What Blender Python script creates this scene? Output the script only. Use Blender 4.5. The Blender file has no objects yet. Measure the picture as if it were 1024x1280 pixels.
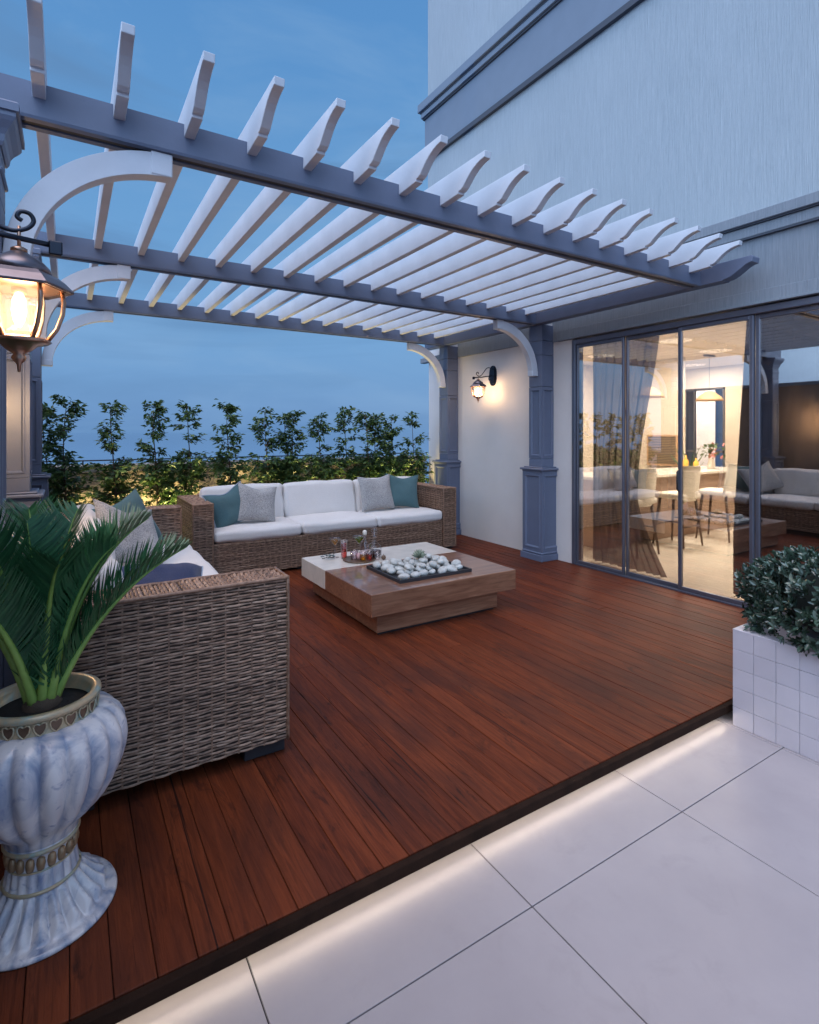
import bpy, math, random
from mathutils import Vector, Matrix, Euler, noise
R = random.Random(7)
PI = math.pi
sc = bpy.context.scene
COL = sc.collection
rad = math.radians

# ------------------------------------------------------------------ materials
def lin(c):
    return tuple(((v/255)/12.92 if v/255 <= .04045 else ((v/255+.055)/1.055)**2.4) for v in c) + (1,)

class Mat:
    """small node helper"""
    def __init__(s, name, col=(.5, .5, .5), rough=.5, metal=0., spec=.5):
        s.m = bpy.data.materials.new(name); s.m.use_nodes = True
        s.t = s.m.node_tree; s.n = s.t.nodes; s.l = s.t.links
        s.b = s.n['Principled BSDF']; s.out = s.n['Material Output']
        s.b.inputs['Base Color'].default_value = (*col, 1)
        s.b.inputs['Roughness'].default_value = rough
        s.b.inputs['Metallic'].default_value = metal
        s.b.inputs['Specular IOR Level'].default_value = spec
    def node(s, t, **k):
        n = s.n.new(t)
        for a, v in k.items():
            if a in n.inputs.keys(): n.inputs[a].default_value = v
            else: setattr(n, a, v)
        return n
    def link(s, a, b): s.l.new(a, b)
    def coord(s, scale=(1, 1, 1), kind='Object', rot=(0, 0, 0)):
        tc = s.node('ShaderNodeTexCoord'); mp = s.node('ShaderNodeMapping')
        mp.inputs['Scale'].default_value = scale; mp.inputs['Rotation'].default_value = rot
        s.link(tc.outputs[kind], mp.inputs['Vector']); return mp.outputs['Vector']
    def noise(s, vec, scale, detail=4, rough=.55, dist=0.):
        n = s.node('ShaderNodeTexNoise'); n.inputs['Scale'].default_value = scale
        n.inputs['Detail'].default_value = detail; n.inputs['Roughness'].default_value = rough
        n.inputs['Distortion'].default_value = dist
        if vec is not None: s.link(vec, n.inputs['Vector'])
        return n.outputs['Fac']
    def ramp(s, fac, stops):
        r = s.node('ShaderNodeValToRGB'); e = r.color_ramp.elements
        while len(e) < len(stops): e.new(.5)
        for i, (p, c) in enumerate(stops):
            e[i].position = p; e[i].color = c if len(c) == 4 else (*c, 1)
        s.link(fac, r.inputs['Fac']); return r.outputs['Color']
    def mix(s, fac, a, b, mode='MIX'):
        n = s.node('ShaderNodeMix', data_type='RGBA', blend_type=mode)
        for v, i in ((fac, 0), (a, 6), (b, 7)):
            if hasattr(v, 'is_linked'): s.link(v, n.inputs[i])
            else: n.inputs[i].default_value = v if i == 0 or len(v) == 4 else (*v, 1)
        return n.outputs[2]
    def bump(s, h, strength=.3, dist=.01):
        b = s.node('ShaderNodeBump'); b.inputs['Strength'].default_value = strength
        b.inputs['Distance'].default_value = dist
        s.link(h, b.inputs['Height']); s.link(b.outputs['Normal'], s.b.inputs['Normal'])
    def color(s, c): s.link(c, s.b.inputs['Base Color'])
    def rough(s, f, a, b):
        m = s.node('ShaderNodeMapRange'); s.link(f, m.inputs['Value'])
        m.inputs['To Min'].default_value = a; m.inputs['To Max'].default_value = b
        s.link(m.outputs['Result'], s.b.inputs['Roughness'])
    def tone(s):
        a = s.node('ShaderNodeAttribute'); a.attribute_name = 'tone'
        return a.outputs['Fac']

def simple(name, col, rough=.5, metal=0., var=.12, bump=.0, scale=8, spec=.5):
    m = Mat(name, col, rough, metal, spec)
    v = m.coord()
    f = m.noise(v, scale, 5)
    m.color(m.ramp(f, [(.25, tuple(c*(1-var) for c in col)), (.75, tuple(min(1, c*(1+var)) for c in col))]))
    m.rough(f, max(.02, rough-.08), min(1, rough+.08))
    if bump: m.bump(m.noise(v, scale*12, 3), bump, .004)
    return m.m

def emit(name, col, strength):
    m = Mat(name, col)
    m.b.inputs['Emission Color'].default_value = (*col, 1)
    m.b.inputs['Emission Strength'].default_value = strength
    return m.m

M = {}
M['paint'] = simple('grey_blue_paint', (.122, .146, .215), .42, var=.07, bump=.12, scale=5)
M['white_paint'] = simple('white_paint', (.56, .58, .63), .5, var=.08, bump=.2, scale=5)
M['groove'] = simple('beam_groove', (.03, .03, .035), .7)
M['white_wall'] = simple('painted_plaster', (.70, .66, .63), .75, var=.04, bump=.25, scale=3)
M['warm_wall'] = simple('beige_plaster', (.25, .19, .155), .8, var=.08, bump=.25, scale=3)
M['band'] = simple('cornice_stone', (.16, .20, .255), .6, var=.06, bump=.2, scale=4)
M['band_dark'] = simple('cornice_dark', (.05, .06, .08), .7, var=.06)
M['frame'] = simple('anodised_frame', (.13, .135, .17), .32, .55, var=.08, scale=3)
M['iron'] = simple('wrought_iron', (.03, .035, .05), .35, .8, var=.2)
M['bronze'] = simple('lantern_bronze', (.17, .15, .17), .33, .85, var=.25, scale=14)
M['copper'] = simple('lantern_copper', (.42, .26, .19), .3, .9, var=.25, scale=14)
M['dark'] = simple('dark_plastic', (.025, .025, .03), .5)
M['soil'] = simple('soil', (.02, .014, .01), .95, var=.4, bump=.8, scale=20)

def stucco():
    m = Mat('combed_stucco', (.46, .51, .56), .85)
    a = m.noise(m.coord((34, 34, 1.6)), 1.6, 5, .65)
    b = m.noise(m.coord((150, 150, 5)), 1.0, 3, .6)
    f = m.node('ShaderNodeMath', operation='ADD'); m.link(a, f.inputs[0]); m.link(b, f.inputs[1])
    g = m.noise(m.coord((1, 1, .45)), .9, 7, .62)
    c1 = m.ramp(a, [(.32, (.29, .335, .365)), (.68, (.375, .42, .45))])
    m.color(m.mix(.35, c1, m.ramp(g, [(.3, (.29, .34, .37)), (.7, (.39, .44, .47))])))
    m.bump(f.outputs[0], .55, .012)
    return m.m
M['stucco'] = stucco()

def band_stucco():
    m = Mat('combed_stucco_grey', (.3, .31, .34), .8)
    a = m.noise(m.coord((60, 60, 3)), 1.6, 5, .6)
    m.color(m.ramp(a, [(.3, (.17, .195, .225)), (.7, (.225, .25, .28))]))
    m.bump(a, .5, .01)
    return m.m
M['band_stucco'] = band_stucco()

def deckwood():
    m = Mat('deck_wood', (.12, .035, .02), .5, spec=.13)
    tn = m.tone()
    tc = m.node('ShaderNodeTexCoord'); mp = m.node('ShaderNodeMapping')
    mp.inputs['Scale'].default_value = (30, 1.7, 1)
    cx = m.node('ShaderNodeCombineXYZ')
    mul = m.node('ShaderNodeMath', operation='MULTIPLY'); mul.inputs[1].default_value = 37.
    m.link(tn, mul.inputs[0]); m.link(mul.outputs[0], cx.inputs[1]); m.link(mul.outputs[0], cx.inputs[2])
    m.link(tc.outputs['Object'], mp.inputs['Vector'])
    ad = m.node('ShaderNodeVectorMath', operation='ADD'); m.link(mp.outputs[0], ad.inputs[0]); m.link(cx.outputs[0], ad.inputs[1])
    v = ad.outputs[0]
    grain = m.noise(v, 1.5, 8, .68, 1.1)
    fine = m.noise(v, 6., 6, .7, .6)
    big = m.noise(m.coord((2.2, .7, 1)), 1.7, 5, .6, .3)
    c = m.ramp(grain, [(.3, (.017, .005, .0035)), (.41, (.07, .0155, .0065)), (.55, (.155, .0345, .0125)), (.8, (.26, .066, .024))])
    c = m.mix(.48, c, m.ramp(tn, [(0, (.08, .018, .008)), (.5, (.13, .03, .0115)), (1, (.185, .046, .018))]))
    c = m.mix(m.ramp(big, [(.34, (.7, .7, .7)), (.56, (0, 0, 0))]), c, (.05, .017, .012))
    # knots and dark weather stains
    st = m.noise(m.coord((5, 1.1, 1)), 2.1, 6, .7, 1.5)
    c = m.mix(m.ramp(st, [(.56, (0, 0, 0)), (.7, (.8, .8, .8))]), c, (.022, .009, .007))
    ck = m.noise(m.coord((26, .55, 1)), 1.3, 4, .6, .8)
    c = m.mix(m.ramp(ck, [(.66, (0, 0, 0)), (.7, (.9, .9, .9))]), c, (.014, .006, .005))
    m.color(c)
    m.rough(fine, .42, .68)
    m.bump(grain, .45, .004)
    return m.m
M['deck'] = deckwood()
M['deck_edge'] = simple('dark_stained_edge', (.022, .011, .007), .85, var=.4, bump=.3, scale=12, spec=.1)

def tile():
    m = Mat('porcelain_tile', (.6, .58, .585), .42, spec=.4)
    f = m.noise(m.coord(), 2.3, 7, .62)
    g = m.noise(m.coord(), 40, 3)
    tn = m.tone()
    c = m.ramp(f, [(.3, (.325, .29, .30)), (.7, (.39, .35, .358))])
    c = m.mix(.25, c, m.ramp(tn, [(0, (.33, .30, .305)), (1, (.40, .365, .37))]))
    sm = m.noise(m.coord(), 6., 6, .65, .6)
    c = m.mix(m.ramp(sm, [(.58, (0, 0, 0)), (.74, (.22, .22, .22))]), c, (.24, .215, .215))
    m.color(c); m.rough(sm, .3, .6); m.bump(g, .06, .002)
    return m.m
M['tile'] = tile()
M['grout'] = simple('dark_grout', (.06, .055, .06), .9)
M['mosaic'] = None
def mosaic():
    m = Mat('planter_tile', (.6, .57, .6), .35)
    f = m.noise(m.coord(), 5, 5); tn = m.tone()
    c = m.ramp(f, [(.3, (.45, .42, .45)), (.7, (.54, .50, .54))])
    c = m.mix(.4, c, m.ramp(tn, [(0, (.44, .41, .45)), (1, (.56, .52, .55))]))
    m.color(c); m.rough(f, .28, .5)
    return m.m
M['mosaic'] = mosaic()

def wicker(name, lo, mid, hi):
    m = Mat(name, mid, .42, spec=.5)
    tn = m.tone(); f = m.noise(m.coord((1, 1, 1)), 45, 3)
    c = m.ramp(tn, [(0, lo), (.5, mid), (1, hi)])
    c = m.mix(.4, c, m.ramp(f, [(.3, lo), (.7, hi)]))
    m.color(c); m.bump(m.noise(m.coord(), 320, 2), .2, .002)
    return m.m
M['wicker'] = wicker('wicker_strand', (.085, .042, .025), (.28, .153, .093), (.54, .35, .245))
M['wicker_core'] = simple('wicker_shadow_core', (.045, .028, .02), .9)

def fabric(name, a, b, scale=230, bump=.35, rough=.9):
    m = Mat(name, a, rough, spec=.2)
    f = m.noise(m.coord(), scale, 2, .6); g = m.noise(m.coord(), 6, 4)
    c = m.ramp(f, [(.35, a), (.65, b)])
    c = m.mix(.25, c, m.ramp(g, [(.3, a), (.7, b)]))
    m.color(c); m.bump(f, bump, .003)
    m.b.inputs['Sheen Weight'].default_value = .15
    return m.m
M['cushion'] = fabric('cushion_linen', (.66, .63, .61), (.78, .75, .73))
M['teal'] = fabric('teal_cloth', (.055, .115, .13), (.09, .165, .18))
M['greyweave'] = fabric('speckled_grey_weave', (.19, .19, .2), (.52, .51, .5), 120, .7)
M['navy'] = fabric('navy_cloth', (.025, .035, .08), (.045, .06, .13))
M['bluepipe'] = fabric('pale_piping', (.3, .36, .45), (.4, .46, .55))

def tablewood(name, stops, rough, coat):
    m = Mat(name, (.2, .1, .05), rough)
    v = m.coord((1.2, 14, 14)); f = m.noise(v, 2.2, 7, .62, 1.2); g = m.noise(m.coord((1, 3, 3)), 2, 4)
    m.color(m.mix(.3, m.ramp(f, stops), m.ramp(g, stops)))
    m.b.inputs['Coat Weight'].default_value = coat; m.b.inputs['Coat Roughness'].default_value = .06
    m.bump(f, .08, .002)
    return m.m
M['tablewood'] = tablewood('lacquered_walnut', [(.3, (.11, .043, .024)), (.5, (.23, .105, .06)), (.72, (.36, .19, .115))], .28, .8)
M['tablestone'] = simple('cream_travertine', (.66, .6, .53), .22, var=.09, scale=7)

def glaze():
    m = Mat('marbled_blue_glaze', (.5, .55, .65), .28)
    v = m.coord((1, 1, .55)); f = m.noise(v, 7, 6, .6, 1.4); g = m.noise(m.coord(), 26, 5, .6, .8)
    tcn = m.node('ShaderNodeTexCoord'); sp_ = m.node('ShaderNodeSeparateXYZ'); m.link(tcn.outputs['Object'], sp_.inputs[0])
    at = m.node('ShaderNodeMath', operation='ARCTAN2'); m.link(sp_.outputs['Y'], at.inputs[0]); m.link(sp_.outputs['X'], at.inputs[1])
    mu = m.node('ShaderNodeMath', operation='MULTIPLY'); m.link(at.outputs[0], mu.inputs[0]); mu.inputs[1].default_value = 10.
    si = m.node('ShaderNodeMath', operation='SINE'); m.link(mu.outputs[0], si.inputs[0])
    ab = m.node('ShaderNodeMath', operation='ABSOLUTE'); m.link(si.outputs[0], ab.inputs[0])
    av = m.node('ShaderNodeMath', operation='MULTIPLY_ADD'); m.link(ab.outputs[0], av.inputs[0]); av.inputs[1].default_value = .16; m.link(f, av.inputs[2])
    f = av.outputs[0]
    c = m.ramp(f, [(.33, (.15, .19, .31)), (.46, (.32, .355, .45)), (.56, (.52, .505, .55)), (.68, (.76, .71, .7))])
    c = m.mix(m.ramp(g, [(.58, (0, 0, 0)), (.72, (.7, .7, .7))]), c, (.13, .17, .33))
    m.color(c); m.rough(g, .2, .42); m.bump(g, .1, .004)
    m.b.inputs['Coat Weight'].default_value = .35
    return m.m
M['glaze'] = glaze()
def patina():
    m = Mat('patinated_gilt', (.4, .3, .2), .3, .18)
    f = m.noise(m.coord(), 12, 5, .6, .8)
    m.color(m.ramp(f, [(.3, (.26, .46, .47)), (.46, (.46, .40, .27)), (.62, (.62, .44, .26)), (.8, (.78, .62, .43))]))
    m.rough(f, .22, .45)
    return m.m
M['gilt'] = patina()
M['gilt_dark'] = simple('aged_bronze', (.19, .125, .085), .36, .6, var=.35, scale=20)

def leaf(name, lo, mid, hi, rough=.4, trans=.25, spec=.5):
    m = Mat(name, mid, rough, spec=spec)
    tn = m.tone(); c = m.ramp(tn, [(0, lo), (.55, mid), (1, hi)])
    f = m.noise(m.coord(), 30, 2)
    c = m.mix(.25, c, m.ramp(f, [(.3, lo), (.7, hi)])); m.color(c)
    if trans:
        tr = m.node('ShaderNodeBsdfTranslucent'); m.link(c, tr.inputs['Color'])
        mx = m.node('ShaderNodeMixShader'); mx.inputs[0].default_value = trans
        m.link(m.b.outputs[0], mx.inputs[1]); m.link(tr.outputs[0], mx.inputs[2])
        m.link(mx.outputs[0], m.out.inputs['Surface'])
    return m.m
M['ficus'] = leaf('hedge_leaf', (.025, .06, .022), (.06, .125, .04), (.14, .21, .065))
M['cycad'] = leaf('cycad_leaflet', (.014, .065, .028), (.026, .12, .046), (.07, .21, .085), .32, .12)
M['rachis'] = leaf('cycad_rachis', (.07, .17, .03), (.2, .34, .06), (.36, .5, .12), .4, .0)
M['boxleaf'] = leaf('waxy_shrub_leaf', (.014, .031, .02), (.042, .085, .05), (.15, .205, .165), .2, .06, .9)  # leaf tones vary; the palest also paint waxy highlights into the colour
M['bark'] = simple('bark', (.09, .06, .04), .85, var=.3, bump=.6, scale=25)
M['stone'] = simple('white_pebble', (.52, .52, .49), .6, var=.34, bump=.25, scale=16)
M['ceramic'] = simple('cream_upholstery', (.72, .66, .57), .55, var=.04)
M['darkwood'] = simple('dark_walnut_leg', (.075, .04, .024), .4, var=.3, scale=12)
M['counter'] = simple('counter_front', (.33, .22, .16), .55, var=.12, scale=4)
M['counter_top'] = simple('pale_counter', (.7, .65, .58), .2, var=.05)
M['room_wall'] = simple('cream_room_wall', (.6, .52, .43), .8, var=.04)
M['room_floor'] = simple('cream_floor_tile', (.68, .62, .53), .16, var=.08, scale=2)
M['straw'] = simple('woven_pendant', (.42, .26, .14), .7, var=.25, scale=30)
M['ember'] = emit('bulb_glow', (1., .84, .58), 16.)
M['led'] = emit('led_glow', (1., .86, .66), 24.)
M['amber'] = simple('orange_drink', (.75, .42, .08), .1)

def glassmat(name, tint, fres_ior=1.5, base=0.):
    m = Mat(name)
    tr = m.node('ShaderNodeBsdfTransparent'); tr.inputs['Color'].default_value = (*tint, 1)
    gl = m.node('ShaderNodeBsdfGlossy'); gl.inputs['Roughness'].default_value = .0
    fr = m.node('ShaderNodeLayerWeight'); pw = m.node('ShaderNodeMath', operation='POWER'); pw.inputs[1].default_value = 4.
    m.link(fr.outputs['Facing'], pw.inputs[0])
    ad = m.node('ShaderNodeMath', operation='MULTIPLY_ADD'); ad.inputs[1].default_value = .75; ad.inputs[2].default_value = base+.035; ad.use_clamp = True
    m.link(pw.outputs[0], ad.inputs[0])
    mx = m.node('ShaderNodeMixShader')
    m.link(ad.outputs[0], mx.inputs[0]); m.link(tr.outputs[0], mx.inputs[1]); m.link(gl.outputs[0], mx.inputs[2])
    m.link(mx.outputs[0], m.out.inputs['Surface'])
    return m.m
M['pane'] = glassmat('coated_door_glass', (.92, .92, .92), 1.5, .34)
M['winpane'] = glassmat('window_glass', (.93, .95, .97), 1.45, .0)
M['lglass'] = glassmat('lantern_glass', (.96, .94, .92), 1.4, .0)
M['tglass'] = glassmat('table_glass', (.97, .96, .97), 1.45, .03)
def frosted():
    m = Mat('frosted_sleeve', (.9, .85, .75), .6)
    tl = m.node('ShaderNodeBsdfTranslucent'); tl.inputs['Color'].default_value = (.95, .9, .8, 1)
    tr = m.node('ShaderNodeBsdfTransparent')
    mx = m.node('ShaderNodeMixShader'); mx.inputs[0].default_value = .08
    m.link(tr.outputs[0], mx.inputs[1]); m.link(tl.outputs[0], mx.inputs[2]); m.link(mx.outputs[0], m.out.inputs['Surface']); return m.m
M['frost'] = frosted()
M['dglass'] = glassmat('smoky_glass', (.86, .8, .83), 1.45, .04)
M['pink'] = glassmat('pink_drink', (.9, .35, .33), 1.4)
M['yellow'] = glassmat('yellow_drink', (.95, .7, .12), 1.4)
M['lime'] = glassmat('lime_drink', (.55, .72, .1), 1.4)
M['redwine'] = glassmat('red_spirit', (.2, .03, .03), 1.4)

def sheer():
    m = Mat('sheer_curtain', (.35, .25, .19), .9)
    f = m.noise(m.coord((30, 30, .6)), 1.2, 3)
    c = m.ramp(f, [(.3, (.06, .04, .03)), (.7, (.14, .095, .075))]); m.color(c)
    tl = m.node('ShaderNodeBsdfTranslucent'); m.link(c, tl.inputs['Color'])
    m1 = m.node('ShaderNodeMixShader'); m1.inputs[0].default_value = .2
    m.link(m.b.outputs[0], m1.inputs[1]); m.link(tl.outputs[0], m1.inputs[2])
    tr = m.node('ShaderNodeBsdfTransparent')
    m2 = m.node('ShaderNodeMixShader'); m2.inputs[0].default_value = .14
    m.link(m1.outputs[0], m2.inputs[1]); m.link(tr.outputs[0], m2.inputs[2])
    m.link(m2.outputs[0], m.out.inputs['Surface'])
    return m.m
M['sheer'] = sheer()
def striped():
    m = Mat('bamboo_slat_panel', (.1, .07, .04), .5)
    w = m.node('ShaderNodeTexWave', bands_direction='Z'); w.inputs['Scale'].default_value = 11; w.inputs['Distortion'].default_value = 1.2
    m.link(m.coord(), w.inputs['Vector'])
    m.color(m.ramp(w.outputs['Fac'], [(.3, (.035, .025, .018)), (.8, (.28, .19, .1))]))
    return m.m
M['slats'] = striped()
def water():
    m = Mat('sea_water', (.05, .11, .2), .12)
    m.bump(m.noise(m.coord((.02, .02, .02)), 3, 6), .06, 1.)
    return m.m
M['water'] = water()

# ------------------------------------------------------------------ mesh builder
class MB:
    def __init__(s): s.v = []; s.f = []; s.t = []; s.mi = []; s.sm = []
    def add(s, verts, faces, tone=.5, mi=0, smooth=False):
        o = len(s.v); s.v += [tuple(p) for p in verts]
        for f in faces:
            s.f.append(tuple(i+o for i in f)); s.t.append(tone); s.mi.append(mi); s.sm.append(smooth)
        return s
    def box(s, x0, x1, y0, y1, z0, z1, tone=.5, mi=0, bev=0.):
        if bev:
            b = min(bev, (x1-x0)*.45, (y1-y0)*.45, (z1-z0)*.45)
            # chamfered box
            V = []; idx = {}
            for sx in (0, 1):
                for sy in (0, 1):
                    for sz in (0, 1):
                        X = (x0, x1)[sx]; Y = (y0, y1)[sy]; Z = (z0, z1)[sz]
                        dx = b if sx == 0 else -b; dy = b if sy == 0 else -b; dz = b if sz == 0 else -b
                        idx[sx, sy, sz, 'x'] = len(V); V.append((X, Y+dy, Z+dz))
                        idx[sx, sy, sz, 'y'] = len(V); V.append((X+dx, Y, Z+dz))
                        idx[sx, sy, sz, 'z'] = len(V); V.append((X+dx, Y+dy, Z))
            F = []
            g = lambda a, b_, c, k: idx[a, b_, c, k]
            F += [(g(0,0,0,'x'), g(0,0,1,'x'), g(0,1,1,'x'), g(0,1,0,'x')), (g(1,0,0,'x'), g(1,1,0,'x'), g(1,1,1,'x'), g(1,0,1,'x'))]
            F += [(g(0,0,0,'y'), g(1,0,0,'y'), g(1,0,1,'y'), g(0,0,1,'y')), (g(0,1,0,'y'), g(0,1,1,'y'), g(1,1,1,'y'), g(1,1,0,'y'))]
            F += [(g(0,0,0,'z'), g(0,1,0,'z'), g(1,1,0,'z'), g(1,0,0,'z')), (g(0,0,1,'z'), g(1,0,1,'z'), g(1,1,1,'z'), g(0,1,1,'z'))]
            def orient(q):
                c = Vector(((x0+x1)/2, (y0+y1)/2, (z0+z1)/2)); p = [Vector(V[i]) for i in q]
                n = (p[1]-p[0]).cross(p[2]-p[0]); m_ = sum(p, Vector())/len(p)
                return q if n.dot(m_-c) > 0 else tuple(reversed(q))
            for a in (0, 1):
                for c in (0, 1):
                    F.append((g(a,c,0,'x'), g(a,c,0,'y'), g(a,c,1,'y'), g(a,c,1,'x')))
                    F.append((g(a,0,c,'x'), g(a,0,c,'z'), g(a,1,c,'z'), g(a,1,c,'x')))
                    F.append((g(0,a,c,'y'), g(0,a,c,'z'), g(1,a,c,'z'), g(1,a,c,'y')))
                    for d in (0, 1): F.append((g(a,c,d,'x'), g(a,c,d,'y'), g(a,c,d,'z')))
            return s.add(V, [orient(q) for q in F], tone, mi)
        v = [(x0,y0,z0),(x1,y0,z0),(x1,y1,z0),(x0,y1,z0),(x0,y0,z1),(x1,y0,z1),(x1,y1,z1),(x0,y1,z1)]
        return s.add(v, [(0,3,2,1),(4,5,6,7),(0,1,5,4),(1,2,6,5),(2,3,7,6),(3,0,4,7)], tone, mi)
    def panel_box(s, x0, x1, y0, y1, z0, z1, b=.03, bev=.012, d=.012):
        """box whose four upright faces carry a recessed panel"""
        s.add([(x0,y0,z0),(x1,y0,z0),(x1,y1,z0),(x0,y1,z0)], [(0,3,2,1)]); s.add([(x0,y0,z1),(x1,y0,z1),(x1,y1,z1),(x0,y1,z1)], [(0,1,2,3)])
        for (p, q) in (((x0,y0),(x1,y0)), ((x1,y0),(x1,y1)), ((x1,y1),(x0,y1)), ((x0,y1),(x0,y0))):
            p = Vector((*p, 0)); q = Vector((*q, 0)); u = (q-p); L = u.length; u.normalize(); n = Vector((u.y, -u.x, 0))
            def ring(i, dep):
                return [p+u*i-n*dep+Vector((0,0,z0+i)), q-u*i-n*dep+Vector((0,0,z0+i)), q-u*i-n*dep+Vector((0,0,z1-i)), p+u*i-n*dep+Vector((0,0,z1-i))]
            rs = [ring(0, 0), ring(b, 0), ring(b+.004, -.006), ring(b+.012, -.006), ring(b+.012+bev, d), ring(b+.016+bev, d)]
            V = [v for r in rs for v in r]; F = []
            for k in range(len(rs)-1):
                for j in range(4):
                    a = k*4+j; c = k*4+(j+1) % 4; F.append((a, c, c+4, a+4))
            e = (len(rs)-1)*4; F.append((e, e+1, e+2, e+3))
            s.add(V, F)
        return s
    def lathe(s, prof, c=(0, 0, 0), n=32, tone=.5, mi=0, smooth=True, rmod=None, cap=True, phase=0.):
        V = []
        for k, (r, z) in enumerate(prof):
            for j in range(n):
                a = 2*PI*(j+phase)/n; rr = r if rmod is None else rmod(r, z, a, k)
                V.append((c[0]+rr*math.cos(a), c[1]+rr*math.sin(a), c[2]+z))
        F = []
        for k in range(len(prof)-1):
            for j in range(n):
                F.append((k*n+j, k*n+(j+1) % n, (k+1)*n+(j+1) % n, (k+1)*n+j))
        if cap:
            F.append(tuple(range(n-1, -1, -1))); F.append(tuple((len(prof)-1)*n+j for j in range(n)))
        return s.add(V, F, tone, mi, smooth)
    def tube(s, pts, rr, n=8, tone=.5, mi=0, smooth=True, flat=1.):
        pts = [Vector(p) for p in pts]; V = []
        if not hasattr(rr, '__len__'): rr = [rr]*len(pts)
        t0 = (pts[1]-pts[0]).normalized(); up = Vector((0, 0, 1)) if abs(t0.z) < .9 else Vector((1, 0, 0))
        nrm = (up-t0*up.dot(t0)).normalized()
        for i, p in enumerate(pts):
            t = (pts[min(i+1, len(pts)-1)]-pts[max(i-1, 0)]).normalized()
            nrm = (nrm-t*nrm.dot(t)).normalized(); bn = t.cross(nrm)
            for j in range(n):
                a = 2*PI*j/n; V.append(p+(nrm*math.cos(a)+bn*math.sin(a)*flat)*rr[i])
        F = [(i*n+j, i*n+(j+1) % n, (i+1)*n+(j+1) % n, (i+1)*n+j) for i in range(len(pts)-1) for j in range(n)]
        F += [tuple(range(n-1, -1, -1)), tuple((len(pts)-1)*n+j for j in range(n))]
        return s.add(V, F, tone, mi, smooth)
    def prism(s, poly, axis, a0, a1, tone=.5, mi=0):
        """poly in the two axes other than 'axis' (in order), extruded a0..a1"""
        def P(p, a): return {'x': (a, p[0], p[1]), 'y': (p[0], a, p[1]), 'z': (p[0], p[1], a)}[axis]
        n = len(poly); V = [P(p, a0) for p in poly]+[P(p, a1) for p in poly]
        F = [(j, (j+1) % n, n+(j+1) % n, n+j) for j in range(n)]+[tuple(range(n-1, -1, -1)), tuple(range(n, 2*n))]
        return s.add(V, F, tone, mi)
    def strip(s, a, b, axis, a0, a1, tone=.5):
        """solid between two equally long polylines a (outer) and b (inner)"""
        def P(p, q): return {'x': (q, p[0], p[1]), 'y': (p[0], q, p[1])}[axis]
        n = len(a); V = [P(p, a0) for p in a]+[P(p, a0) for p in b]+[P(p, a1) for p in a]+[P(p, a1) for p in b]
        F = []
        for j in range(n-1):
            F += [(j, j+1, n+j+1, n+j), (2*n+j, 3*n+j, 3*n+j+1, 2*n+j+1), (j, 2*n+j, 2*n+j+1, j+1), (n+j, n+j+1, 3*n+j+1, 3*n+j)]
        F += [(0, n, 3*n, 2*n), (n-1, 3*n-1, 4*n-1, 2*n-1)]
        return s.add(V, F, tone)
    def rbox(s, c, size, r, puff=(0, 0, 0), n=7, tone=.5, wob=0., seed=0):
        """soft cushion block: rounded edges, faces puffed outwards"""
        b = [x/2 for x in size]
        def ax(h):
            rr = min(r, h*.98); e = [h-rr+rr*math.sin(k*PI/8) for k in range(1, 5)]
            m = [-(h-rr)+2*(h-rr)*i/n for i in range(n+1)]
            return [-x for x in reversed(e)]+m+e
        A = [ax(h) for h in b]
        def fix(p):
            q = [max(-(b[i]-min(r, b[i]*.98)), min(b[i]-min(r, b[i]*.98), p[i])) for i in range(3)]
            d = Vector((p[0]-q[0], p[1]-q[1], p[2]-q[2])); L = max(abs(d.x), abs(d.y), abs(d.z))
            if L > 1e-9:
                d = d.normalized()*min(r, L if d.length == L else r*min(1, L/r*1.0001) if L < r else r)
            P = [q[0]+d.x, q[1]+d.y, q[2]+d.z]
            u = [p[i]/b[i] for i in range(3)]
            for i in range(3):
                j, k = (i+1) % 3, (i+2) % 3
                P[i] += puff[i]*u[i]*(1-u[j]**2)*(1-u[k]**2)
            if wob:
                w = noise.noise(Vector((P[0]*5+seed, P[1]*5, P[2]*5)))*wob*1.3+noise.noise(Vector((P[0]*13+seed*2, P[1]*9, P[2]*13)))*wob*.5
                P = [P[i]+w*u[i] for i in range(3)]
            return (c[0]+P[0], c[1]+P[1], c[2]+P[2])
        for i in range(3):
            j, k = (i+1) % 3, (i+2) % 3
            for sg in (-1, 1):
                J, K = A[j], A[k]; V = []
                for a in J:
                    for d in K:
                        p = [0, 0, 0]; p[i] = sg*b[i]; p[j] = a; p[k] = d; V.append(fix(p))
                w = len(K); F = []
                for x in range(len(J)-1):
                    for y in range(w-1):
                        q = (x*w+y, (x+1)*w+y, (x+1)*w+y+1, x*w+y+1); F.append(q if sg > 0 else tuple(reversed(q)))
                s.add(V, F, tone, 0, True)
        return s
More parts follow.
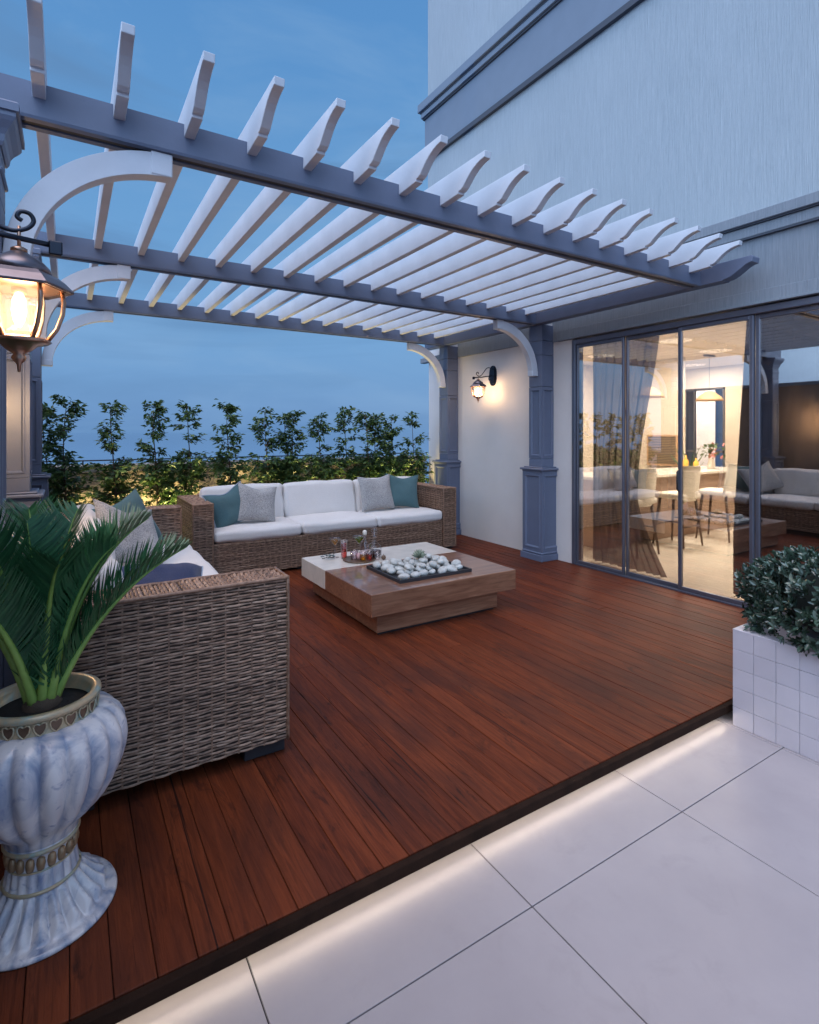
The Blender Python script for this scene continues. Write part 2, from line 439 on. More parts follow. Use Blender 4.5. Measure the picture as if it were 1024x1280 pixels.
    def weave(s, o, u, v, w, h, row=.0135, step=.058, amp=.0052, th=.0075):
        """real basket weave on the rectangle o + a*u + b*v (u along strands); normal u x v"""
        o = Vector(o); u = Vector(u).normalized(); v = Vector(v).normalized(); nn = u.cross(v)
        rows = max(1, round(h/row)); rh = h/rows; ncol = max(2, round(w/step)); cw = w/ncol
        for i in range(rows):
            V = []; F = []; nseg = ncol*3; y = (i+.5)*rh
            j1 = R.uniform(-.0016, .0016); ph = i % 2+R.uniform(-.3, .3); bow = R.uniform(0, 6)
            for k in range(nseg+1):
                a = k/3; x = a*cw
                z = amp*math.sin(PI*(a+ph)+.001)+R.uniform(-.0009, .0009)
                yy = y+j1+.0013*math.sin(x*5+bow)
                for t, dz in ((-.41, -.0042), (0., th*.5), (.41, -.0042)):
                    V.append(o+u*x+v*(yy+t*rh*.98)+nn*(z+dz))
            for k in range(nseg):
                for t in (0, 1): F.append((k*3+t, (k+1)*3+t, (k+1)*3+t+1, k*3+t+1))
            # tone changes along the strand
            kk = 0; base = R.random()
            while kk < len(F):
                L = R.randint(10, 40); tone = min(1, max(0, base*.5+R.random()*.55)); seg = F[kk:kk+L]
                s.f += [tuple(q+len(s.v) for q in f) for f in seg]; s.t += [tone]*len(seg); s.mi += [0]*len(seg); s.sm += [True]*len(seg); kk += L
            s.v += [tuple(p) for p in V]
        for k in range(ncol+1):                                    # upright stakes
            x = k*cw
            s.add([o+u*(x-.0035)-nn*.001, o+u*(x+.0035)-nn*.001, o+u*(x+.0035)+v*h-nn*.001, o+u*(x-.0035)+v*h-nn*.001], [(0, 1, 2, 3)], R.random()*.5)
        return s
    def build(s, name, mats, parent=None, origin=None, label=None, bevel=0.):
        me = bpy.data.meshes.new(name)
        if origin is None and parent is not None and 'wo' in parent.keys(): origin = tuple(parent['wo'])
        if origin is None: origin = (0, 0, 0)
        me.from_pydata([(p[0]-origin[0], p[1]-origin[1], p[2]-origin[2]) for p in s.v], [], s.f)
        for m in (mats if isinstance(mats, (list, tuple)) else [mats]): me.materials.append(m)
        me.polygons.foreach_set('material_index', s.mi); me.polygons.foreach_set('use_smooth', s.sm)
        ca = me.color_attributes.new('tone', 'FLOAT_COLOR', 'CORNER'); arr = []
        for p, t in zip(me.polygons, s.t): arr += [t, t, t, 1.]*p.loop_total
        ca.data.foreach_set('color', arr)
        me.update()
        o = bpy.data.objects.new(name, me); COL.objects.link(o)
        if parent is not None:
            o.parent = parent
            o['wo'] = origin
        else: o.location = origin; o['wo'] = origin
        if label: o['label'] = label
        if bevel:
            b = o.modifiers.new('edge', 'BEVEL'); b.width = bevel; b.segments = 2; b.limit_method = 'ANGLE'; b.angle_limit = rad(40)
        return o

def tag(o, label, cat, group=None):
    o['label'] = label; o['category'] = cat
    if group: o['group'] = group
    return o
def thing(name, loc, label, cat, group=None, rot=(0, 0, 0)):
    o = bpy.data.objects.new(name, None); COL.objects.link(o); o.location = loc; o.rotation_euler = rot
    o.empty_display_size = .1; o['wo'] = tuple(loc)
    return tag(o, label, cat, group)
def structure(o): o['kind'] = 'structure'; return o
def kids(o): return [c for c in COL.objects if c.parent == o]
def copy_tree(o, parent=None):
    ch = kids(o); c = o.copy(); COL.objects.link(c); c.parent = parent
    for k in ch: copy_tree(k, c)
    return c

# ------------------------------------------------------------------ key dimensions (metres, camera stands at x=y=0)
YF, YM, YB = 2.715, 4.665, 6.505          # pergola bays
WALL = 4.87
ZT = -.09                                  # tile floor level

# ------------------------------------------------------------------ ground, deck, tiles, water
mb = MB()
x = -1.0
edges = [-2.0]
xs = .186
while xs > -2: xs -= R.uniform(.098, .108)
while xs < WALL:
    wd = R.uniform(.098, .108)
    # boards are cut into lengths
    y = 1.6415; first = True
    while y < 7.3:
        L = R.uniform(1.4, 3.6) if first else R.uniform(2., 3.6); first = False
        y1 = min(7.3, y+L)
        if 7.3-y1 < .5: y1 = 7.3
        mb.box(xs+.0011, xs+wd-.0011, y+.0015, y1-.0015, -.028, R.uniform(-.0015, .001), R.random(), 0, .002); y = y1
    xs += wd
mb.box(-2, WALL, 1.645, 7.3, -.05, -.03, .5, 1)
o = mb.build('deck', [M['deck'], M['dark']]); structure(o)
mb = MB(); mb.box(-2, 3.06, 1.612, 1.640, -.045, -.002, .5, 0, .003); mb.box(3.06, WALL, 1.612, 1.640, -.045, -.002, .5, 0, .003)
mb.box(-2, WALL, 1.7, 1.72, -.1, -.031)
o = mb.build('deck_fascia', M['deck_edge']); tag(o, 'dark timber edge board along the front of the red wood deck', 'edge board')
mb = MB(); mb.box(-2, 3.05, 1.622, 1.626, -.051, -.0455)
o = mb.build('light_strip', M['led']); tag(o, 'warm white light strip glowing under the deck edge onto the pale tiles', 'light strip')

mb = MB(); S = .861; x0 = .4585; y0 = 1.333
for i in range(-3, 6):
    for j in range(-4, 1):
        xa, ya = x0+i*S, y0+j*S
        if ya > 1.72: continue
        mb.box(xa+.0022, xa+S-.0022, ya+.0022, min(ya+S, 1.72)-.0022, ZT-.02, ZT, R.random(), 0, .0012)
mb.box(x0-3*S, x0+6*S, y0-4*S, 1.72, ZT-.04, ZT-.006, .5, 1)
o = mb.build('terrace_floor', [M['tile'], M['grout']]); structure(o)
mb = MB(); mb.box(-3, 14, -3.5, 8, -.6, -.14)
structure(mb.build('terrace_slab', M['grout']))
mb = MB(); n = 40000; mb.add([(-n, -n, -45), (n, -n, -45), (n, n, -45), (-n, n, -45)], [(0, 1, 2, 3)])
structure(mb.build('water', M['water']))

# ------------------------------------------------------------------ building with sliding doors
bl = thing('building', (WALL, 4, 0), 'pale combed stucco house wall with grey cornices above wide sliding glass doors', 'building')
DY0, DY1, DZ = .3, 4.292, 2.545          # door opening
mb = MB(); mb.box(WALL, 5.06, -3.5, 7.225, 3.3, 10.5); mb.box(5.06, 12, 7.0, 7.225, -.1, 10.5); mb.box(5.06, 12, -3.5, -3.3, -.1, 10.5)
mb.box(5.06, 12, -3.3, 7.0, 10.3, 10.5)
mb.build('wall', M['stucco'], bl)
mb = MB(); mb.box(WALL+.012, 5.06, DY1, 7.215, -.1, 2.80); mb.build('lower_wall', M['white_wall'], bl)
mb = MB(); mb.box(WALL+.012, 5.06, -3.5, DY0, -.1, 2.56); mb.build('lower_wall', M['white_wall'], bl)
mb = MB(); mb.box(WALL+.004, 5.06, -3.5, DY1+.3, 2.56, 3.12); mb.box(WALL-.012, WALL+.004, -3.5, DY1+.25, 2.575, 2.68, bev=.003)
mb.box(WALL+.006, 5.06, DY1+.3, 7.22, 2.80, 3.12)
mb.build('frieze', M['band_stucco'], bl)
mb = MB()
mb.box(WALL-.075, 5.0, -3.5, 7.3, 3.235, 3.32, bev=.004); mb.box(WALL-.035, 5.0, -3.5, 7.26, 3.135, 3.222, bev=.004)
mb.build('lower_cornice', M['band_stucco'], bl)
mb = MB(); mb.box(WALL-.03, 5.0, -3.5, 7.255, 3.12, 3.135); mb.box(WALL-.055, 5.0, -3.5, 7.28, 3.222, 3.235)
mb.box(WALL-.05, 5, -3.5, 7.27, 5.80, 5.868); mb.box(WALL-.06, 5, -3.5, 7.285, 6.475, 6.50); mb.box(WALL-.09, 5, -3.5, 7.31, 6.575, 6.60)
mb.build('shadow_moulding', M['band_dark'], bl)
mb = MB(); mb.box(WALL-.035, 5, -3.5, 7.26, 5.868, 6.475); mb.box(WALL-.085, 5, -3.5, 7.305, 6.50, 6.575, bev=.004); mb.box(WALL-.12, 5, -3.5, 7.35, 6.60, 6.73, bev=.006)
mb.build('upper_cornice', M['band'], bl)
mb = MB(); mb.box(WALL-.02, WALL+.012, 4.86, 6.42, 2.595, 2.79, bev=.004); mb.box(WALL-.05, WALL+.012, DY0, 4.5, 2.555, 2.575, bev=.003)
mb.box(WALL-.06, WALL+.03, 6.62, 7.36, 2.60, 2.68, bev=.006)
mb.build('door_header', M['band_stucco'], bl)
# sliding door leaves
XG = WALL+.035
mb = MB()
mb.box(WALL-.005, WALL+.10, DY1-.05, DY1, 0, DZ, bev=.004); mb.box(WALL-.005, WALL+.10, DY0, DY0+.05, 0, DZ, bev=.004)
mb.box(WALL-.005, WALL+.10, DY0+.05, DY1-.05, 2.488, DZ, bev=.004)
mb.box(WALL+.0, WALL+.10, DY0+.05, DY1-.05, -.02, .014, bev=.003)
mb.build('door_frame', M['frame'], bl)
leaves = [(4.242, 3.62), (3.62, 3.026), (3.026, 2.358), (2.358, 1.69), (1.69, 1.02), (1.02, .35)]
for k, (a, b) in enumerate(leaves):
    off = .0 if k % 2 == 0 else .035
    w = .022 if k in (0, 1) else .032
    xa, xb = XG-.02+off, XG+.012+off
    mb = MB()
    mb.box(xa, xb, b, b+w, .014, 2.488, bev=.003); mb.box(xa, xb, a-w, a, .014, 2.488, bev=.003)
    mb.box(xa, xb, b+w, a-w, .014, .05, bev=.003); mb.box(xa, xb, b+w, a-w, 2.45, 2.488, bev=.003)
    f = mb.build('sliding_door', M['frame'], bl)
    mb = MB(); mb.box(XG-.006+off, XG+.0+off, b+w*.8, a-w*.8, .045, 2.455); mb.build('pane', M['pane'], f)
    if k in (1, 2):
        mb = MB(); yy = b+w*.5 if k == 1 else a-w*.5
        mb.tube([(xa-.004, yy, .94), (xa-.03, yy, .96), (xa-.03, yy, 1.12), (xa-.004, yy, 1.14)], .007, 8); mb.build('handle', M['dark'], f)

# ------------------------------------------------------------------ room behind the glass
room = thing('interior_room', (8, 3, 0), 'warm cream dining room with back window behind the glass doors', 'room')
RX = 10.6
mb = MB(); mb.box(5.06, RX, -1.2, 6.95, -.06, .002); mb.build('room_floor', M['room_floor'], room)
mb = MB(); mb.box(5.06, RX, -1.2, 6.95, 2.76, 2.85); mb.build('ceiling', M['room_wall'], room)
WY0, WY1, WZ0, WZ1 = 5.62, 6.42, .5, 2.36
mb = MB(); mb.box(5.06, RX+.12, 6.95, 6.99, 0, 2.76); mb.box(5.06, RX+.12, -1.24, -1.2, 0, 2.76)
mb.box(RX, RX+.12, -1.2, WY0, 0, 2.76); mb.box(RX, RX+.12, WY1, 6.95, 0, 2.76); mb.box(RX, RX+.12, WY0, WY1, 0, WZ0); mb.box(RX, RX+.12, WY0, WY1, WZ1, 2.76)
mb.box(8.75, 8.87, 5.36, 6.95, 0, 2.76)
mb.build('room_wall', M['room_wall'], room)
mb = MB()
for y in (WY0, 6.19, WY1-.04): mb.box(RX-.02, RX+.06, y, y+.035, WZ0, WZ1)
mb.box(RX-.02, RX+.06, WY0, WY1, WZ1-.04, WZ1); mb.box(RX-.02, RX+.06, WY0, WY1, WZ0, WZ0+.04); mb.box(RX-.02, RX+.06, WY0, WY1, 1.1, 1.14)
fr = mb.build('window', M['frame'], room)
mb = MB()
for k in range(11): mb.box(RX-.05, RX-.043, WY0+.16+k*.034, WY0+.194+k*.034-.002, WZ0+.02, WZ1-.05, R.random())
mb.build('blind', simple('white_blind', (.74, .74, .82), .7), fr)
mb = MB(); mb.box(RX+.02, RX+.026, WY0+.02, WY1-.02, WZ0+.03, WZ1-.03); mb.build('pane', M['winpane'], fr)
# kitchen island
isl = thing('kitchen_island', (7, 5, 0), 'long kitchen island with tan front and pale top inside the room', 'island')
mb = MB(); mb.box(5.75, 9.2, 4.62, 5.25, .002, .88, bev=.005); mb.build('cabinet', M['counter'], isl)
mb = MB(); mb.box(5.7, 9.25, 4.5, 5.32, .88, .92, bev=.006); mb.build('countertop', M['counter_top'], isl)
# slatted panel
sp = thing('slatted_panel', (8.7, 6.4, 1.2), 'dark horizontal slatted panel hanging on the cream room wall', 'wall panel')
mb = MB(); mb.box(8.71, 8.748, 5.43, 5.95, .95, 1.42, bev=.004); mb.build('slats', M['slats'], sp)
mb = MB(); mb.box(8.7, 8.745, 5.41, 5.43, .92, 1.45); mb.box(8.7, 8.745, 5.95, 5.97, .92, 1.45); mb.box(8.7, 8.745, 5.43, 5.95, 1.422, 1.45); mb.box(8.69, 8.745, 5.43, 5.95, .92, .948); mb.build('border', M['straw'], sp)

# bar stools
def make_stool(label):
    t = thing('bar_stool', (0, 0, 0), label, 'stool', 'white backed stools along the island')
    mb = MB(); mb.rbox((0, 0, .66), (.42, .42, .07), .03, (0, 0, .01), 4); mb.build('seat', M['ceramic'], t)
    mb = MB(); A = []; B = []
    V = []; F = []; n = 10; m_ = 7
    for side in (0, 1):
        for i in range(n+1):
            a = -1+2*i/n
            for j in range(m_+1):
                z = .6+.46*j/m_; hw = .215*(1-.10*(j/m_)**3)
                if j == m_: hw *= .86
                if j == 0: hw *= .8
                y = -.215-.06*(j/m_)+.07*a*a + (.022 if side else 0)
                V.append((hw*a, y, z))
    k = (n+1)*(m_+1)
    for i in range(n):
        for j in range(m_):
            q = i*(m_+1)+j; F.append((q, q+m_+1, q+m_+2, q+1)); F.append((k+q, k+q+1, k+q+m_+2, k+q+m_+1))
    for i in range(n):
        for j in (0, m_):
            q = i*(m_+1)+j; F.append((q, k+q, k+q+m_+1, q+m_+1))
    for j in range(m_):
        for i in (0, n):
            q = i*(m_+1)+j; F.append((q, q+1, k+q+1, k+q))
    mb.add(V, F, .5, 0, True); mb.build('backrest', M['ceramic'], t)
    for sx in (-1, 1):
        for sy in (-1, 1):
            mb = MB(); mb.tube([(sx*.155, sy*.15, .63), (sx*.185, sy*.185, .3), (sx*.215, sy*.215, .003)], [.02, .018, .012], 8); mb.build('leg', M['darkwood'], t)
    mb = MB()
    for a, b in (((-1, -1), (1, -1)), ((-1, 1), (1, 1)), ((-1, -1), (-1, 1)), ((1, -1), (1, 1))):
        z = .27 if a[1] == b[1] else .33
        mb.tube([(a[0]*.188, a[1]*.188, z), (b[0]*.188, b[1]*.188, z)], .011, 6)
    mb.build('footrest', M['darkwood'], t)
    return t
stool = make_stool('white bar stool nearest the left curtain, at the near end of the island')
sl = [(5.92, 4.26, 0, None), (6.87, 4.26, 0, 'second white bar stool, seen right of the door handles'), (7.75, 4.2, .15, 'white bar stool turned slightly, third from the glass doors'),
      (5.62, 5.85, 2.9, 'white bar stool on the far side of the island behind the left curtain')]
for i, (x, y, rz, lb) in enumerate(sl):
    c = stool if i == 0 else copy_tree(stool)
    c.location = (x, y, .002); c.rotation_euler = (0, 0, rz)
    if lb: c['label'] = lb
# pendants
def make_pendant(label):
    t = thing('pendant_lamp', (0, 0, 2.76), label, 'pendant lamp', 'woven pendants over the island')
    mb = MB(); mb.box(-.12, .12, -.035, .035, 2.735, 2.76, bev=.004); mb.build('ceiling_plate', M['dark'], t)
    mb = MB(); mb.tube([(0, 0, 2.74), (0, 0, 2.17)], .004, 6); mb.build('cord', M['dark'], t)
    mb = MB(); mb.lathe([(.02, .16), (.06, .15), (.13, .1), (.19, .04), (.215, 0), (.205, .0), (.18, .035), (.12, .09), (.05, .135), (.02, .14)], (0, 0, 2.01), 28, cap=False); mb.build('shade', M['straw'], t)
    mb = MB(); mb.lathe([(.005, -.03), (.03, -.01), (.03, .03), (.01, .06)], (0, 0, 2.08), 12); mb.build('bulb', M['ember'], t)
    return t
pd = make_pendant('woven pendant lamp hanging in front of the bright back window')
pd.location = (8.9, 4.97, 2.76)
p2 = copy_tree(pd); p2.location = (7.3, 4.97, 2.76); p2['label'] = 'woven pendant lamp hanging nearer, left of the tall door stile'
# indoor plant, bottles, flowers
ip = thing('indoor_plant', (8.58, 5.12, 0), 'leafy green house plant beside the slatted panel', 'plant')
mb = MB(); mb.lathe([(.11, 0), (.15, .02), (.17, .3), (.16, .32), (.14, .3)], (8.58, 5.12, .002), 20); mb.build('pot', M['tablestone'], ip)
mb = MB()
for k in range(20):
    a = R.uniform(0, 2*PI); L = R.uniform(.5, 1.0); r = R.uniform(.1, .34)
    pts = [Vector((8.58, 5.12, .3)), Vector((8.58+r*.3*math.cos(a), 5.12+r*.3*math.sin(a), .3+L*.7)), Vector((8.58+r*math.cos(a), 5.12+r*math.sin(a), .3+L))]
    mb.tube(pts, [.008, .03, .003], 5, R.random(), flat=.2)
mb.build('foliage', M['ficus'], ip)
for k, (x, y, h, lb) in enumerate([(8.2, 4.95, .22, 'amber bottle on the island countertop'), (8.4, 4.9, .17, 'shorter amber jar beside the bottle on the island')]):
    t = thing('counter_bottle', (x, y, .92), lb, 'bottle')
    mb = MB(); mb.lathe([(.035, 0), (.04, .02), (.04, h*.6), (.014, h*.75), (.014, h)], (x, y, .922), 14); mb.build('body', M['amber'], t)
    mb = MB(); mb.lathe([(.016, h), (.016, h+.02)], (x, y, .923), 10); mb.build('cap', M['dark'], t)
fl = thing('flower_vase', (8.65, 4.8, .92), 'vase of green and pink flowers on the island countertop', 'flowers')
mb = MB(); mb.lathe([(.05, 0), (.06, .05), (.035, .14), (.045, .17)], (8.65, 4.8, .922), 16); mb.build('vase', M['tablestone'], fl)
mb = MB(); m2 = MB()
for k in range(60):
    a = R.uniform(0, 2*PI); r = R.uniform(0, .2); z = 1.1+R.uniform(0, .22)
    c = Vector((8.65+r*math.cos(a), 4.8+r*math.sin(a), z)); d = Vector((R.uniform(-1, 1), R.uniform(-1, 1), R.uniform(-1, 1))).normalized()*.04
    e = d.cross(Vector((.3, .5, .8))).normalized()*.025
    (mb if k % 3 else m2).add([c-d, c+e, c+d, c-e], [(0, 1, 2, 3)], R.random())
mb.build('foliage', M['ficus'], fl); m2.build('blossom', simple('pink_petal', (.6, .2, .17), .7), fl)

# curtains
def curtain(name, y_of, ztop, zbot, xc, label, amp=.03, n=70, mt=None):
    mb = MB(); V = []; F = []; rows = 24
    for j in range(rows+1):
        t = j/rows; z = ztop+(zbot-ztop)*t; ya, yb = y_of(t)
        for i in range(n+1):
            u = i/n; w = abs(yb-ya)
            V.append((xc+amp*math.sin(u*PI*2*9+1.5*math.sin(u*7))*(.5+.5*min(1, w/.6))+.012*math.sin(u*40+t*3), ya+(yb-ya)*u, z))
    for j in range(rows):
        for i in range(n): F.append((j*(n+1)+i, j*(n+1)+i+1, (j+1)*(n+1)+i+1, (j+1)*(n+1)+i))
    mb.add(V, F, .5, 0, True)
    o = mb.build(name, mt or M['sheer']); tag(o, label, 'curtain'); return o
def lc(t):
    s = 3.40+.26*math.sin(min(1, t/.72)*PI/2)**1.6-(.34*max(0, (t-.72)/.28)**1.3)
    return (4.24, s)
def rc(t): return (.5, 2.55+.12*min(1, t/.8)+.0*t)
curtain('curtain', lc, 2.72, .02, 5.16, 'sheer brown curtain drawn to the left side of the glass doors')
curtain('curtain', rc, 2.72, .02, 5.16, 'brown curtain coloured dark for shade, hanging behind the right side glass doors', n=160, mt=simple('shade_toned_curtain', (.045, .028, .022), .9, var=.2))  # shade painted into the cloth: darker, opaque version of the left curtain's colour

# ------------------------------------------------------------------ pergola
pg = thing('pergola', (2.2, 4.6, 0), 'grey blue pergola with white rafters, panelled columns and curved white brackets', 'pergola')
BW, BZ0, BZ1 = .115, 2.76, 2.905
def beam(y):
    mb = MB(); a, b = y-BW/2, y+BW/2; z = BZ0
    poly = [(a, z+.012), (a+.004, z), (a+.038, z), (a+.038, z+.02), (b-.038, z+.02), (b-.038, z), (b-.004, z), (b, z+.012), (b, BZ1), (a, BZ1)]
    mb.prism(poly, 'x', -.62, 4.622)
    o = mb.build('beam', M['paint'], pg)
    mb = MB(); mb.box(-.6, 4.62, a+.0385, b-.0385, z+.006, z+.0195); mb.build('beam_groove', M['groove'], o)
    return o
for y in (YF, YM, YB): beam(y)
# wall beam with ogee end
def ogee(t): return t*t*(3-2*t)
poly = [(2.245, 2.915), (2.235, 2.90), (2.24, 2.868)]
poly += [(2.24+.215*k/10, 2.862-.092*ogee(k/10)) for k in range(11)] + [(2.47, 2.768), (2.475, 2.76), (6.95, 2.76), (6.95, 2.915)]
mb = MB(); mb.prism(poly, 'x', 4.625, 4.735); wb = mb.build('wall_beam', M['paint'], pg, bevel=.004)
# rafters
prof = [(2.655, 2.846), (2.482, 2.856), (2.478, 2.868), (2.462, 2.868)]
prof += [(2.462-.195*(k/12), 2.869+.097*(1-math.cos(k/12*PI/2*1.0))*.45+.097*.55*math.sin(k/12*PI/2)) for k in range(1, 13)]
prof = [(2.655, 2.846), (2.482, 2.853), (2.480, 2.866), (2.462, 2.866), (2.44, 2.875), (2.41, 2.899), (2.38, 2.923), (2.35, 2.941), (2.32, 2.953), (2.29, 2.961), (2.252, 2.966), (2.246, 3.0)]
back = [(2*4.6-y, z) for y, z in prof]
poly = prof[:-1][::-1]
full = [prof[-1]]+[p for p in reversed(prof[:-1])]+[p for p in back]
full = [(2.246, 3.0)]+list(reversed(prof[:-1]))+[(6.59, 2.846)]+[(9.2-y, z) for y, z in prof[1:-1]]+[(9.2-2.246, 3.0)]
RT = .046
mb = MB(); mb.prism(full, 'x', -RT/2, RT/2)
rx = [-.097+.2855*k for k in range(17)]
r0 = mb.build('rafter', M['white_paint'], pg, origin=(0, 0, 0), bevel=.003)
r0.location = (rx[0]-pg.location.x, -pg.location.y, 0)
for k in range(1, 17):
    c = r0.copy(); COL.objects.link(c); c.parent = pg; c.location = (rx[k]-pg.location.x, -pg.location.y, 0)
# columns
def column_mesh(crown):
    parts = {}
    mb = MB(); h = .178; mb.box(-h, h, -h, h, 0, .075, bev=.005); mb.box(-.168, .168, -.168, .168, .075, .105, bev=.012); parts['plinth'] = mb
    mb = MB(); h = .158; mb.panel_box(-h, h, -h, h, .105, 1.035, .036, .016, .012); parts['pedestal'] = mb
    mb = MB(); mb.box(-.166, .166, -.166, .166, 1.035, 1.052, bev=.006); mb.box(-.185, .185, -.185, .185, 1.052, 1.078, bev=.007); mb.box(-.15, .15, -.15, .15, 1.078, 1.092, bev=.006); parts['pedestal_cap'] = mb
    mb = MB(); h = .105
    mb.box(-h, h, -h, h, 1.092, 1.185, bev=.003); mb.panel_box(-h, h, -h, h, 1.188, 2.03, .026, .012, .012)
    mb.box(-h, h, -h, h, 2.034, 2.40, bev=.003); mb.box(-h, h, -h, h, 2.404, 2.57, bev=.003); mb.box(-h, h, -h, h, 2.574, 2.759, bev=.003)
    parts['shaft'] = mb
    if crown:
        mb = MB(); mb.box(-.115, .115, -.115, .115, 2.50, 2.52, bev=.006)
        lv = [(.11, 2.60), (.118, 2.615), (.122, 2.64), (.132, 2.66), (.15, 2.685), (.158, 2.70), (.158, 2.715), (.168, 2.718), (.168, 2.748), (.16, 2.756)]
        V = []; F = []
        for (r, z) in lv: V += [(-r, -r, z), (r, -r, z), (r, r, z), (-r, r, z)]
        for k in range(len(lv)-1):
            for j in range(4): F.append((k*4+j, k*4+(j+1) % 4, k*4+4+(j+1) % 4, k*4+4+j))
        F += [(3, 2, 1, 0), tuple(4*(len(lv)-1)+j for j in range(4))]
        mb.add(V, F); parts['capital'] = mb
    return parts
def put_columns(places, crown):
    parts = column_mesh(crown); first = None
    for (x, y) in places:
        c = bpy.data.objects.new('column', None); COL.objects.link(c); c.parent = pg
        c.location = (x-pg.location.x, y-pg.location.y, 0); c['wo'] = (0, 0, 0)
        if first is None:
            first = {k: v.build(k, M['paint'], c, origin=(0, 0, 0)) for k, v in parts.items()}
        else:
            for k, o_ in first.items():
                d = o_.copy(); COL.objects.link(d); d.parent = c
put_columns([(-.325, YF), (-.325, YM), (-.325, YB)], True)
put_columns([(4.795, 4.685), (4.795, 6.55)], False)
# brackets
def bracket_mesh():
    mb = MB(); N = 26; out = []; inn = []
    for k in range(N+1):
        th = PI/2*k/N
        out.append((.40-.62*math.cos(th), 2.175+.583*math.sin(th))); inn.append((.40-.53*math.cos(th), 2.175+.48*math.sin(th)))
    mb.strip(out, inn, 'y', -.036, .036)
    mb.box(.315, .405, -.040, .040, 2.655, 2.759, bev=.003)
    mb.box(-.222, -.126, -.040, .040, 2.155, 2.215, bev=.004)
    V = mb
    return V
bmsh = bracket_mesh(); b0 = None
for (x, y, s) in [(0, YF, 1), (0, YM, 1), (0, YB, 1), (4.47, 4.68, -1), (4.47, 6.53, -1)]:
    if b0 is None: b0 = o = bmsh.build('bracket', M['white_paint'], pg, origin=(0, 0, 0), bevel=.004)
    else: o = b0.copy(); COL.objects.link(o); o.parent = pg
    o.location = (x-pg.location.x, y-pg.location.y, 0); o.rotation_euler = (0, 0, 0 if s > 0 else PI)

# ------------------------------------------------------------------ side wall and rear parapet
sw = thing('side_wall', (-.5, 3.7, 0), 'beige plaster side wall behind the left columns', 'wall')
mb = MB(); mb.box(-.76, -.55, -1.4, 6.75, -.1, 2.28); mb.build('wall', M['warm_wall'], sw)
mb = MB(); mb.box(-.80, -.51, -1.44, 6.8, 2.28, 2.34, bev=.006); mb.build('coping', M['band'], sw)
pw = thing('parapet_wall', (2, 7.35, 0), 'low beige parapet wall behind the uplit hedge', 'wall')
mb = MB(); mb.box(-4, 4.86, 7.3, 7.48, -.1, 1.02); mb.build('wall', simple('parapet_plaster', (.42, .36, .31), .8, var=.12, bump=.3, scale=4), pw)
mb = MB(); mb.box(-4, 4.86, 7.24, 7.52, 1.03, 1.115, bev=.008); mb.build('coping', simple('coping_stone', (.3, .275, .25), .7, var=.1, bump=.2), pw)
mb = MB(); mb.tube([(-4, 7.4, 1.165), (4.85, 7.4, 1.165)], .008, 8)
for k in range(12): mb.tube([(-3.6+k*.75, 7.4, 1.11), (-3.6+k*.75, 7.4, 1.165)], .008, 6)
mb.build('railing', M['iron'], pw)
pb = thing('planting_bed', (2, 6.97, 0), 'low rendered planting bed that holds the hedge plants', 'planter')
mb = MB(); mb.box(-.35, 4.6, 6.72, 6.76, -.03, .36, bev=.004); mb.build('kerb', M['warm_wall'], pb)
mb = MB(); mb.box(-.35, 4.6, 6.76, 7.3, -.03, .32); mb.build('soil', M['soil'], pb)

# ------------------------------------------------------------------ hedge plants
def leaf_quad(mb, c, d, L, W, tone, up=None):
    d = d.normalized(); s = d.cross(Vector((0, 0, 1)) if abs(d.z) < .95 else Vector((1, 0, 0))).normalized()
    s = (Matrix.Rotation(R.uniform(-.9, .9), 3, d) @ s); n = s.cross(d)
    mb.add([c, c+d*L*.45+s*W*.5+n*W*.15, c+d*L-n*L*.08, c+d*L*.45-s*W*.5+n*W*.15, c+d*L*.5], [(0, 1, 4), (1, 2, 4), (0, 4, 3), (4, 2, 3)], tone)
def hedge_plant(x, y, top, width, stems, label, dens=1., forks=()):
    t = thing('hedge_plant', (x, y, .32), label, 'hedge plant', 'slim leafy hedge plants along the parapet')
    st = MB(); lf = MB()
    for s in range(stems):
        bx = x+(s-(stems-1)/2)*width*.42+R.uniform(-.03, .03); by = y+R.uniform(-.08, .08)
        tz = top-R.uniform(0, .07); pts = []
        leanx = (s-(stems-1)/2)*width*.28
        for k in range(9):
            u = k/8; pts.append((bx+leanx*u+.025*math.sin(u*5+s), by+.02*math.cos(u*4+s), .32+(tz-.36)*u))
        st.tube(pts, [.011-.008*k/8 for k in range(9)], 6)
        z = .42
        while z < tz:
            u = (z-.32)/(tz-.36); i = min(7, int(u*8)); p = Vector(pts[i]).lerp(Vector(pts[i+1]), u*8-i)
            low = z < 1.12
            nb = (6 if z > .6 else 3) if low else (3 if R.random() < .55 else 2)
            if 1.12 < z < tz-.12 and R.random() < .16: nb = 0
            for b in range(nb):
                a = R.uniform(0, 2*PI); rr = R.uniform(.07, .25 if low else .16)*(1.15 if low else 1)*(.55+.45*min(1, (tz-z)/.2))
                e = p+Vector((math.cos(a)*rr, math.sin(a)*rr*(1.0 if not low else .8), R.uniform(.02, .1)))
                st.tube([p, (p+e)/2+Vector((0, 0, .02)), e], [.004, .003, .0015], 4)
                for q in range(int(R.randint(20, 28)*dens)):
                    f = R.uniform(.25, 1.12); c = p.lerp(e, f)+Vector((R.gauss(0, .022), R.gauss(0, .022), R.gauss(0, .018)))
                    d = Vector((math.cos(a)+R.gauss(0, .8), math.sin(a)+R.gauss(0, .8), R.gauss(-.15, .45)))
                    leaf_quad(lf, c, d, R.uniform(.05, .085), R.uniform(.026, .04), min(1, max(0, R.gauss(.5, .25))))
            z += R.uniform(.05, .085)
    st.build('stem', M['bark'], t); lf.build('foliage', M['ficus'], t)
    return t
